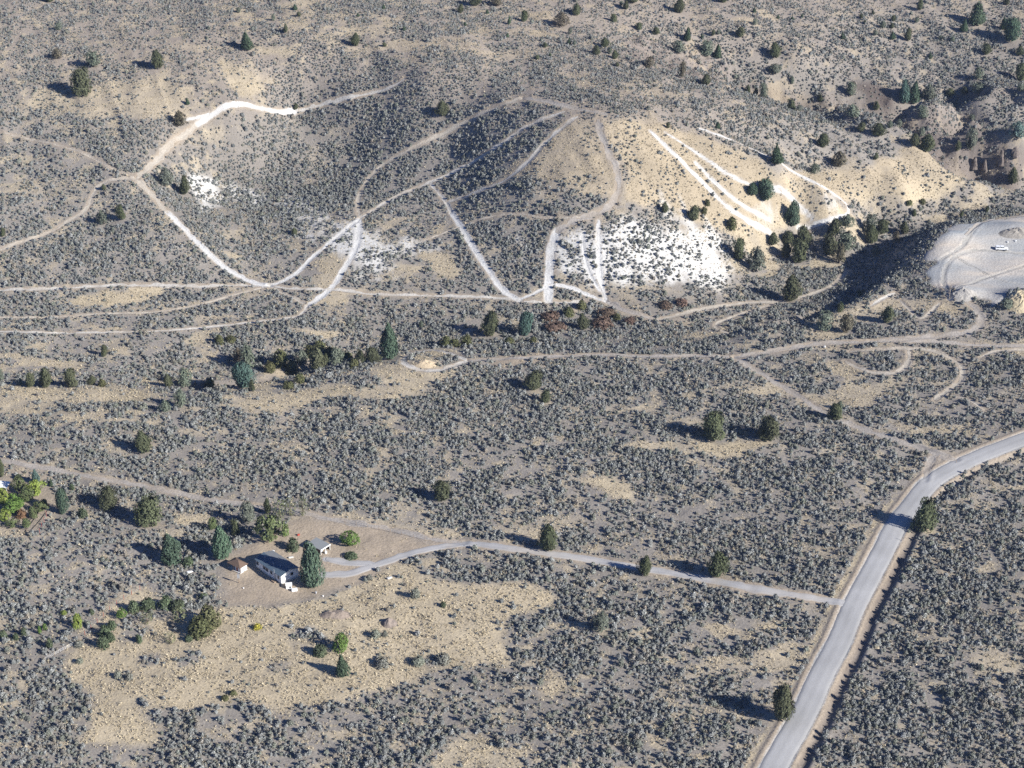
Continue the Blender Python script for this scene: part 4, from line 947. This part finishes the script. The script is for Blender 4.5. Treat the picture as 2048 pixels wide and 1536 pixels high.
# ------------------------------------------------------------------ things people built
WHITE = mat('white_painted_siding', (.78, .78, .76), .6, var=.05); ROOFD = mat('shaded_slope_shingle', (.09, .13, .17), .8, var=.2, scale=9)  # near roof slope: shade and bluish sky reflection put into the colour
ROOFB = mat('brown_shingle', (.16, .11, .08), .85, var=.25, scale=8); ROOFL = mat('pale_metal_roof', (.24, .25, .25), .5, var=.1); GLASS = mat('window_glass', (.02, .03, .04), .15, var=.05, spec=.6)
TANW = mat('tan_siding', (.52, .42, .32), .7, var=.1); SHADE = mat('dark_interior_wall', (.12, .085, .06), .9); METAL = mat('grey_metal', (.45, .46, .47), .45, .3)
WOOD = mat('old_post_wood', (.28, .21, .15), .9); TRUCKW = mat('white_car_paint', (.82, .83, .84), .35, spec=.5, var=.02); TYRE = mat('tyre_rubber', (.02, .02, .02), .9); RED = mat('faded_red_paint', (.35, .06, .04), .7)
BLACKP = mat('shadow_line_black', (.015, .015, .015), .6); CONC = mat('pale_concrete', (.55, .54, .51), .9)
def box(x0, x1, y0, y1, z0, z1):
    V = [(x0, y0, z0), (x1, y0, z0), (x1, y1, z0), (x0, y1, z0), (x0, y0, z1), (x1, y0, z1), (x1, y1, z1), (x0, y1, z1)]
    return V, [(0, 3, 2, 1), (4, 5, 6, 7), (0, 1, 5, 4), (1, 2, 6, 5), (2, 3, 7, 6), (3, 0, 4, 7)]
def thing(name, label, cat, px=None, py=None, rot=0.0, loc=None, group=None, lift=0.0):
    o = bpy.data.objects.new(name, None); C.objects.link(o); o.empty_display_size = .5
    if loc is None:
        x, y = unproj(px, py); loc = (float(x[0]), float(y[0]), float(samp(H, x, y)[0]) + lift)
    o.location = loc; o.rotation_euler = (0, 0, rot)
    return tag(o, label, cat, group)
def part(name, parent, m, *shapes, smooth=False):
    V, F = join(shapes)
    return mesh_py(name, V, F, m, parent, smooth)
def bevel(o, wdt=.05, seg=2):
    b = o.modifiers.new('bevel', 'BEVEL'); b.width = wdt; b.segments = seg; b.limit_method = 'ANGLE'
    return o
def W(px, py):
    x, y = unproj(px, py); return float(x[0]), float(y[0]), float(samp(H, x, y)[0])

# mobile home: long axis runs from far left to near right
hx, hy, hz = W(563, 1169)          # near corner, left foot of the lit end wall
fx_, fy_, fz_ = W(513, 1134)       # far left foot of the shaded long wall
ang = math.atan2(hy - fy_, hx - fx_)
LEN = math.hypot(hx - fx_, hy - fy_); WID = 6.6
home = thing('mobile_home', 'long white mobile home with dark grey roof beside the large conifer', 'house', loc=(fx_, fy_, min(hz, fz_)), rot=ang)
# local: x along the long wall, y across (away from the camera), z up
HW = 2.7
part('skirting', home, mat('grey_skirting', (.5, .5, .48), .8), box(0, LEN, .02, WID - .02, -.6, .55))
walls = part('wall', home, WHITE, box(-.04, LEN + .04, -.04, WID + .04, .55, .55 + HW))
RZ = .55 + HW
def slab(pts, th=.12):
    n = len(pts); V = list(pts) + [(p[0], p[1], p[2] - th) for p in pts]
    F = [tuple(range(n)), tuple(range(2 * n - 1, n - 1, -1))] + [(i, i + n, (i + 1) % n + n, (i + 1) % n) for i in range(n)]
    return V, [tuple(reversed(f)) for f in F]
rise = .85; ov = .35
part('gable', home, WHITE, ([(LEN + .04, -.04, RZ), (LEN + .04, WID + .04, RZ), (LEN + .04, WID / 2, RZ + rise), (LEN - .1, -.04, RZ), (LEN - .1, WID + .04, RZ), (LEN - .1, WID / 2, RZ + rise)], [(0, 1, 2), (3, 5, 4), (0, 2, 5, 3), (1, 4, 5, 2)]))
part('gable', home, WHITE, ([(-.04, -.04, RZ), (-.04, WID + .04, RZ), (-.04, WID / 2, RZ + rise), (.1, -.04, RZ), (.1, WID + .04, RZ), (.1, WID / 2, RZ + rise)], [(0, 2, 1), (3, 4, 5), (0, 3, 5, 2), (1, 2, 5, 4)]))
sl1 = RZ + .14
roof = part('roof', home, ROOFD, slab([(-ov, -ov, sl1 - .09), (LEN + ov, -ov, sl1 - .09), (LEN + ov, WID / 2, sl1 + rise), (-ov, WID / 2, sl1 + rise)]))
part('roof', home, mat('lit_slope_shingle', (.16, .17, .18), .8), slab([(-ov, WID / 2 + .004, sl1 + rise), (LEN + ov, WID / 2 + .004, sl1 + rise), (LEN + ov, WID + ov, sl1 - .09), (-ov, WID + ov, sl1 - .09)]))  # same roof, painted lighter for the sunlit far slope
for vx, vy_ in ((2.2, 2.0), (4.4, 2.6), (7.2, 1.6), (9.8, 2.4)):
    part('vent', roof, METAL, *[tube([(vx, vy_, RZ + .3), (vx, vy_, RZ + 1.25)], [.12, .12], 8), box(vx - .17, vx + .17, vy_ - .17, vy_ + .17, RZ + 1.2, RZ + 1.3)])
# shingle courses
for k in range(1, 8):
    yy = -ov + (WID / 2 + ov) * k / 8; zz = sl1 - .09 + (rise + .09) * k / 8
    part('shingle_course', roof, ROOFD, slab([(-ov, yy - .03, zz + .012), (LEN + ov, yy - .03, zz + .012), (LEN + ov, yy + .06, zz + .04), (-ov, yy + .06, zz + .04)], .02))
for wx, ww_ in ((.8, 1.0), (LEN * .34, 1.1), (LEN * .45, 1.1), (LEN * .62, 1.0), (LEN * .9, .7)):
    wf = part('window', home, METAL, box(wx - ww_ / 2 - .08, wx + ww_ / 2 + .08, -.10, -.045, 1.5, 2.75))
    part('pane', wf, GLASS, box(wx - ww_ / 2, wx - .03, -.13, -.105, 1.58, 2.67), box(wx + .03, wx + ww_ / 2, -.13, -.105, 1.58, 2.67))
dr_w = part('door', home, mat('door_paint', (.55, .55, .52), .6), box(LEN * .74, LEN * .74 + .95, -.11, -.045, .6, 2.7))
part('handle', dr_w, METAL, box(LEN * .74 + .78, LEN * .74 + .86, -.17, -.11, 1.55, 1.68))
wf = part('window', home, METAL, box(LEN + .045, LEN + .09, 3.6, 4.7, 1.6, 2.7)); part('pane', wf, GLASS, box(LEN + .095, LEN + .12, 3.7, 4.6, 1.68, 2.62))
part('step', home, WOOD, box(LEN * .72, LEN * .85, -1.3, -.06, -.5, .45), box(LEN * .72, LEN * .85, -1.7, -1.31, -.5, .1))
for k in range(int(LEN / .6)):      # siding battens
    part('batten', home, WHITE, box(.3 + k * .6, .35 + k * .6, -.07, -.041, .58, RZ - .02))
part('power_mast', home, METAL, tube([(LEN * .78, -.4, -.5), (LEN * .78, -.4, 4.6)], [.07, .06], 8))

# small outbuilding with brown hip roof and a porch
bx_, by_, bz_ = W(466, 1138)
shed = thing('outbuilding', 'small white outbuilding with brown hipped roof and open porch left of the mobile home', 'shed', loc=(bx_, by_, bz_), rot=ang + .12)
shed.scale = (.85,) * 3
part('wall', shed, WHITE, box(1.0, 4.2, .2, 3.2, -.3, 2.3))
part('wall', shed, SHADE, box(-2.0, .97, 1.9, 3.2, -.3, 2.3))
V = [(-2.5, -.7, 2.35), (4.7, -.7, 2.35), (4.7, 3.7, 2.35), (-2.5, 3.7, 2.35), (0.6, 1.5, 3.85), (1.6, 1.5, 3.85)]
part('roof', shed, ROOFB, (V, [(0, 1, 5, 4), (1, 2, 5), (2, 3, 4, 5), (3, 0, 4), (3, 2, 1, 0)]))
for px_, py_ in ((-2.2, -.4), (.6, -.4), (4.4, -.4), (-2.2, 1.7)):
    part('post', shed, WOOD, box(px_ - .08, px_ + .08, py_ - .08, py_ + .08, -.4, 2.36))
dd = part('door', shed, mat('red_door', (.3, .07, .04), .7), box(1.7, 2.6, .14, .19, 0, 2.0)); part('handle', dd, METAL, box(2.45, 2.53, .08, .14, .95, 1.05))
part('floor', shed, CONC, box(-2.3, 4.5, -.5, 3.3, -.5, .02))

# open carport behind the conifer
cx_, cy_, cz_ = W(634, 1106)
car = thing('carport', 'open carport with flat grey roof and white front beam behind the large conifer', 'carport', loc=(cx_, cy_, cz_), rot=R(-38))
car.scale = (.76,) * 3
part('roof', car, ROOFL, slab([(-5.5, -.3, 2.9), (2.6, -.3, 2.6), (2.6, 5.6, 2.6), (-5.5, 5.6, 2.9)], .12))
part('fascia', car, WHITE, box(2.61, 2.74, -.35, 5.65, 2.2, 2.75))
for yy in (-.1, 2.7, 5.3): part('post', car, WHITE, box(2.35, 2.55, yy - .1, yy + .1, -.3, 2.5))
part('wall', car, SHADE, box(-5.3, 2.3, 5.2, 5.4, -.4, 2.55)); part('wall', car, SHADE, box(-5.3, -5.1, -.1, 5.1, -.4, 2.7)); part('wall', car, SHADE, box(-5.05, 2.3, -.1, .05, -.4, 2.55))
def jumble(name, label, cat, loc, dims, m, rot=0.0):
    o = part(name, None, m, box(-dims[0] / 2, dims[0] / 2, -dims[1] / 2, dims[1] / 2, 0, dims[2])); bevel(o, min(dims) * .12); o.location = loc; o.rotation_euler = (0, 0, rot); tag(o, label, cat); return o
lx, ly, lz = W(645, 1107)
jumble('storage_box', 'white storage box under the front of the carport', 'box', (lx - .6, ly + 1.2, lz), (1.2, .8, .8), WHITE, .3)
lx, ly, lz = W(652, 1107); jumble('drum', 'small white bin at the foot of the front carport post', 'bin', (lx, ly, lz), (.7, .7, .9), WHITE)

# well house, tank and yard items
wx_, wy_, wz_ = W(578, 1176)
wh = thing('well_house', 'small white hut with dark square opening below the end of the mobile home', 'hut', loc=(wx_, wy_, wz_), rot=.15)
part('wall', wh, WHITE, box(-.9, .9, -.6, .6, -.1, 1.35)); part('roof', wh, WHITE, slab([(-1.05, -.75, 1.42), (1.05, -.75, 1.42), (1.05, .75, 1.6), (-1.05, .75, 1.6)], .06)); part('opening', wh, GLASS, box(.15, .6, -.64, -.605, .35, .95))  # opening is a dark panel standing in for the shade inside
lx, ly, lz = W(589, 1182); bevel(part('freezer', None, TRUCKW, box(-.9, .9, -.4, .4, 0, .95)), .1).location = (lx, ly, lz); o = bpy.data.objects['freezer']; o.rotation_euler = (0, 0, .25); tag(o, 'white chest freezer lying in the yard just right of the white hut', 'freezer')
ux, uy, uz = W(478, 1166)
up = thing('utility_pole', 'short utility post with pale blue-grey meter box left of the mobile home', 'utility post', loc=(ux, uy, uz))
part('pole', up, WOOD, tube([(0, 0, -.3), (0, 0, 3.4)], [.12, .10], 8)); part('meter_box', up, METAL, box(-.4, .4, -.3, -.12, 1.9, 3.3)); part('cap', up, METAL, box(-.15, .15, -.12, .12, 3.4, 3.5))
for px, py, nm, lb, ct, dm, m_ in ((632,1187,'bucket','dark metal bucket standing alone in the yard right of the chest freezer','bucket',(.6,.6,.7),METAL),
   (779,1157,'water_trough','white oval trough in the tan grass below the driveway','trough',(1.7,.8,.5),CONC), (646,1193,'bucket','small white pail on the bare yard below the big conifer','bucket',(.45,.45,.45),WHITE),
   (487,1177,'bucket','small white pail left of the mobile home yard','bucket',(.4,.4,.4),WHITE), (597,1071,'handcart','small rusty red cart in the yard behind the mobile home','cart',(.9,.5,.6),RED),
   (582,1116,'lumber_stack','pale stack of boards between the mobile home and the carport','lumber',(1.6,.6,.5),CONC), (547,1106,'propane_tank','white propane tank behind the mobile home','tank',(.8,.8,1.0),WHITE),
   (2015,485,'sack','small white sack lying on the quarry pad above the pickup','sack',(.8,.5,.6),WHITE), (2031,483,'plastic_drum','white drum at the edge of the quarry pad right of the sack','drum',(.7,.7,.7),WHITE),
   (1149,1178,'plastic_sheet','scrap of pale plastic in the sage beside the tan grass field','litter',(.9,.4,.15),WHITE), (380,1144,'tarpaulin','pale tarpaulin on the ground beside the sage left of the outbuilding','tarp',(2.0,1.0,.3),WHITE),
   (1649,695,'boulder','pale boulder beside the wide junction of the dirt tracks','rock',(1.2,.8,.7),CONC)):
    x, y, z = W(px, py)
    if dm[0] == dm[1]:
        o = part(nm, None, m_, tube([(0, 0, 0), (0, 0, dm[2] * .9), (0, 0, dm[2])], [dm[0] * .42, dm[0] * .5, dm[0] * .42], 12), ([(dm[0] * .42 * math.cos(a * .5236), dm[0] * .42 * math.sin(a * .5236), dm[2] * .97) for a in range(12)], [tuple(range(12))]))
    else:
        o = bevel(part(nm, None, m_, box(-dm[0] / 2, dm[0] / 2, -dm[1] / 2, dm[1] / 2, 0, dm[2])), min(dm) * .25, 3)
    o.location = (x, y, z); o.rotation_euler = (0, 0, px % 7 * .3); tag(o, lb, ct)

# spoil heaps in the grass
def heap(px, py, rx, ry, h, label, colr, nm='earth_heap'):
    x, y, z = W(px, py); n = 22
    a = np.linspace(0, 2 * math.pi, 28, endpoint=False); rr = np.linspace(0, 1, 9)
    A_, R_ = np.meshgrid(a, rr)
    X_ = np.cos(A_) * R_ * rx; Y_ = np.sin(A_) * R_ * ry
    Zt = h * (1 - R_ ** 2) ** 1.2 * (.55 + .9 * fbm(X_ / 1.1 + px, Y_ / 1.1, 3, 7)) - .12
    Zg = samp(H, X_ + x, Y_ + y) - z
    V = np.c_[X_.ravel(), Y_.ravel(), (Zt + Zg).ravel()]
    ii = np.arange(len(rr) * len(a)).reshape(len(rr), len(a))
    f = np.stack([ii[:-1], np.roll(ii, -1, 1)[:-1], np.roll(ii, -1, 1)[1:], ii[1:]], -1).reshape(-1, 4)[:, ::-1]
    o = mesh_np(nm, V, f, MG, False, np.ones((len(V), 3)) * np.array(colr) * (.8 + .4 * fbm(V[:, 0] * 2, V[:, 1] * 2, 2, 5))[:, None]); o.location = (x, y, z)
    return tag(o, label, 'earth heap')
heap(672, 1230, 5.5, 2.6, 1.6, 'long low heap of grey earth in the tan grass below the yard', (.27, .22, .18))
heap(778, 1247, 2.6, 2.4, 1.8, 'small round heap of grey earth right of the long earth heap', (.24, .20, .17))
heap(1925, 590, 6.5, 3.2, 2.4, 'low grey mound at the near edge of the pale quarry pad', (.36, .34, .31))
heap(2035, 466, 9, 3.5, 1.8, 'grey mound at the right edge above the pickup truck', (.30, .275, .24))
heap(2040, 604, 7, 6, 3.0, 'large tan earth mound at the right edge beside the quarry pad', (.50, .42, .28))
heap(850, 728, 5, 3.2, 1.4, 'low tan mound inside the dirt track loop above the creek bank', (.47, .38, .26))

# rock pinnacles in the shaded canyon
for k, (px, py, hp, wp) in enumerate(((1948,336,22,14),(1968,344,24,14),(2000,329,30,15),(2029,312,18,20))):
    x, y, z = W(px, py); s = FPX / depth_of(x, y, z); hm = hp / s / .93; wm = wp / s
    r = np.random.default_rng(k); V = []; n = 9; L_ = 7
    for j in range(L_):
        for i in range(n):
            a = 2 * math.pi * i / n; rad_ = wm * .5 * (1.05 - .75 * (j / (L_ - 1)) ** 1.3) * r.uniform(.7, 1.2)
            V.append((math.cos(a) * rad_, math.sin(a) * rad_, hm * j / (L_ - 1) + r.normal(0, .12) - .3))
    V.append((0, 0, hm + .3))
    F = [(j * n + i, j * n + (i + 1) % n, (j + 1) * n + (i + 1) % n, (j + 1) * n + i) for j in range(L_ - 1) for i in range(n)] + [((L_ - 1) * n + i, (L_ - 1) * n + (i + 1) % n, L_ * n) for i in range(n)]
    o = mesh_py('rock_pinnacle', V, F, mat('reddish_rock' + 'abcd'[k], (.15, .125, .11), .95, var=.4, scale=1.2)); o.location = (x, y, z)
    tag(o, 'reddish brown rock pinnacle in the shaded canyon, ' + ('the leftmost of four', 'the second from the left of four', 'the tallest, third from the left of four', 'the broad rightmost of four')[k], 'rock', 'rock pinnacles in the canyon')

# white pickup truck with a canopy on the pad
tx, ty, tz = W(2003, 500)
tk = thing('pickup_truck', 'white pickup truck with dark canopy windows parked on the pale quarry pad', 'pickup truck', loc=(tx, ty, tz + .05), rot=R(-6))
def prism(prof, y0, y1):
    n = len(prof); V = [(p[0], y0, p[1]) for p in prof] + [(p[0], y1, p[1]) for p in prof]
    return V, [tuple(range(n)), tuple(range(2 * n - 1, n - 1, -1))] + [(i, i + n, (i + 1) % n + n, (i + 1) % n) for i in range(n)]
def prismo(prof, y0, y1):
    V, F = prism(prof, y0, y1); return V, [tuple(reversed(f)) for f in F]
bevel(part('body', tk, TRUCKW, prismo([(-2.75, .45), (2.7, .45), (2.75, .85), (2.65, 1.08), (1.45, 1.18), (-2.75, 1.12)], -.95, .95)), .06)
bevel(part('cab', tk, TRUCKW, prismo([(1.25, 1.17), (.75, 1.82), (-.75, 1.86), (-.85, 1.15)], -.86, .86)), .06)
bevel(part('canopy', tk, TRUCKW, prismo([(-.92, 1.13), (-.92, 1.84), (-2.6, 1.84), (-2.72, 1.13)], -.88, .88)), .06)
for s_ in (-1, 1):
    part('side_window', tk, GLASS, prismo([(-1.05, 1.3), (-1.05, 1.7), (-2.45, 1.7), (-2.5, 1.3)], s_ * .9 - .012, s_ * .9 + .012))
    part('side_window', tk, GLASS, prismo([(.25, 1.3), (.25, 1.72), (.68, 1.7), (.98, 1.3)], s_ * .875 - .012, s_ * .875 + .012))
    part('side_window', tk, GLASS, prismo([(-.7, 1.3), (-.7, 1.72), (.12, 1.72), (.12, 1.3)], s_ * .875 - .012, s_ * .875 + .012))
    part('headlight', tk, GLASS, box(2.68, 2.77, s_ * .72 - .16, s_ * .72 + .16, .72, .95))
    part('taillight', tk, RED, box(-2.79, -2.74, s_ * .8 - .09, s_ * .8 + .09, .75, 1.05))
    for x_ in (-1.75, 1.75):
        wl = part('wheel', tk, TYRE, tube([(x_, s_ * .72, .37), (x_, s_ * .99, .37)], [.37, .37], 16), ([(x_ + .37 * math.cos(a * .3927), s_ * .99, .37 + .37 * math.sin(a * .3927)) for a in range(16)], [tuple(range(16)) if s_ < 0 else tuple(range(15, -1, -1))]))
        part('rim', wl, METAL, ([(x_ + .2 * math.cos(a * .3927), s_ * 1.0, .37 + .2 * math.sin(a * .3927)) for a in range(16)], [tuple(range(16)) if s_ < 0 else tuple(range(15, -1, -1))]))
part('windshield', tk, GLASS, ([(1.27, -.75, 1.22), (1.27, .75, 1.22), (.82, .7, 1.78), (.82, -.7, 1.78)], [(0, 1, 2, 3)]))
part('bumper', tk, METAL, box(2.72, 2.88, -.85, .85, .42, .62)); part('bumper', tk, METAL, box(-2.9, -2.76, -.85, .85, .45, .62))

# white roofed hut at the left edge
sx, sy, sz = W(6, 984)
st = thing('garden_shed', 'tan shed with bright white roof at the left edge above the orchard', 'shed', loc=(sx - .8, sy, sz), rot=-.18)
part('wall', st, TANW, box(-2.4, 2.2, 0, 2.8, -.3, 1.9)); part('roof', st, WHITE, slab([(-2.7, -.3, 1.95), (2.6, -.3, 1.95), (2.6, 3.1, 2.6), (-2.7, 3.1, 2.6)], .08))
for x_ in (-2.5, 2.4): part('post', st, WHITE, box(x_ - .06, x_ + .06, -.25, -.13, -.3, 1.9))

# orchard fence: posts and wires, and dark tubes standing in for shadow lines
def fence(pp, label, nposts, h=1.3, m=WOOD, cat='fence', name='wire_fence'):
    ln = px_line(pp); L_ = np.r_[0, np.cumsum(np.hypot(*np.diff(ln, axis=0).T))]
    f = thing(name, label, cat, loc=(ln[0, 0], ln[0, 1], float(samp(H, ln[0, 0], ln[0, 1]))))
    ps = []
    pm = None
    for t in np.linspace(0, L_[-1], nposts):
        x = np.interp(t, L_, ln[:, 0]); y = np.interp(t, L_, ln[:, 1]); z = float(samp(H, x, y))
        ps.append((x - ln[0, 0], y - ln[0, 1], z - f.location.z))
        if pm is None:
            o = part('post', f, m, tube([(0, 0, -.2), (0, 0, h)], [.07, .06], 6)); pm = o.data
        else:
            o = bpy.data.objects.new('post', pm); C.objects.link(o); o.parent = f
        o.location = ps[-1]
    for zz in (.45, .85, h * .92):
        part('wire', f, METAL, tube([(p[0], p[1], p[2] + zz) for p in ps], [.018] * len(ps), 4))
fence([(0,1048),(30,1055),(80,1068)], 'wire fence with wooden posts along the lower side of the orchard', 7)
fence([(80,1068),(86,1052),(92,1036),(98,1020)], 'wire fence with tall rusty posts along the right side of the orchard', 5, 2.2, RED)
fence([(98,1014),(140,1024),(160,1030)], 'wire fence running from the orchard corner to the right', 5)
fence([(150,1290),(120,1305),(90,1322)], 'short wire fence at the left end of the tan grass field', 4)
fence([(280,1180),(245,1200),(215,1225),(195,1245),(170,1270)], 'wire fence with thin rusty posts beside the overgrown garden plot', 9, 1.6, RED)
fence([(690,1045),(770,1062),(850,1080)], 'line of short wooden posts beside the dirt track above the yard', 8, 1.2)
for k, (a_, b_) in enumerate((((96,1021),(55,1070)), ((80,1020),(47,1069)), ((70,1030),(35,1064)), ((58,1035),(45,1050)))):
    ln = px_line([a_, b_]); z = samp(H, ln[:, 0], ln[:, 1]) + .12
    o = part('shadow_line_tube', None, BLACKP, tube(list(zip(ln[:, 0], ln[:, 1], z)), [.09] * len(ln), 5))  # black tube laid where a fence shadow line falls
    tag(o, 'dark tube for a shadow line between the orchard trees, ' + ('the longest, nearest the right fence', 'the second from the right fence', 'the third from the right fence', 'the short one at the left')[k], 'shadow line', 'shadow line tubes in the orchard')
# pipes lying in the sage
for k, (a_, b_) in enumerate((((75,1243),(85,1236)), ((140,1264),(147,1258)), ((130,1270),(136,1265)))):
    p = W(*a_); q_ = W(*b_)
    o = part('irrigation_pipe', None, CONC, tube([(p[0], p[1], p[2] + .25), (q_[0], q_[1], q_[2] + .25)], [.09, .09], 8)); tag(o, 'thin pale pipe in the sage left of the garden plot, ' + ('leftmost', 'rightmost', 'middle')[k], 'pipe', 'pale pipes in the sage')
# culvert marker posts by the road
for k, (px, py) in enumerate(((1804,1081),(1912,926))):
    x, y, z = W(px, py); o = part('marker_post', None, WOOD, tube([(0, 0, -.2), (0, 0, 1.3)], [.09, .08], 6)); o.location = (x, y, z)
    tag(o, ('short wooden marker post at the right edge of the gravel road below the roadside juniper', 'short wooden marker post at the junction of the dirt track and the gravel road')[k], 'post')

# ------------------------------------------------------------------ air
hz_me = box(-9900, 9900, -2200, 9900, -60, CAMH + 40)
hzo = mesh_py('haze', *hz_me, None)
hm = bpy.data.materials.new('thin_haze'); hm.use_nodes = True; n = hm.node_tree.nodes; n.remove(n['Principled BSDF'])
pv = n.new('ShaderNodeVolumePrincipled'); pv.inputs['Density'].default_value = .00005; pv.inputs['Color'].default_value = (.62, .76, 1, 1); pv.inputs['Anisotropy'].default_value = .2
hm.node_tree.links.new(pv.outputs[0], n['Material Output'].inputs['Volume'])
hzo.data.materials.append(hm); hzo['kind'] = 'stuff'; hzo['label'] = 'thin pale blue haze over the whole valley'
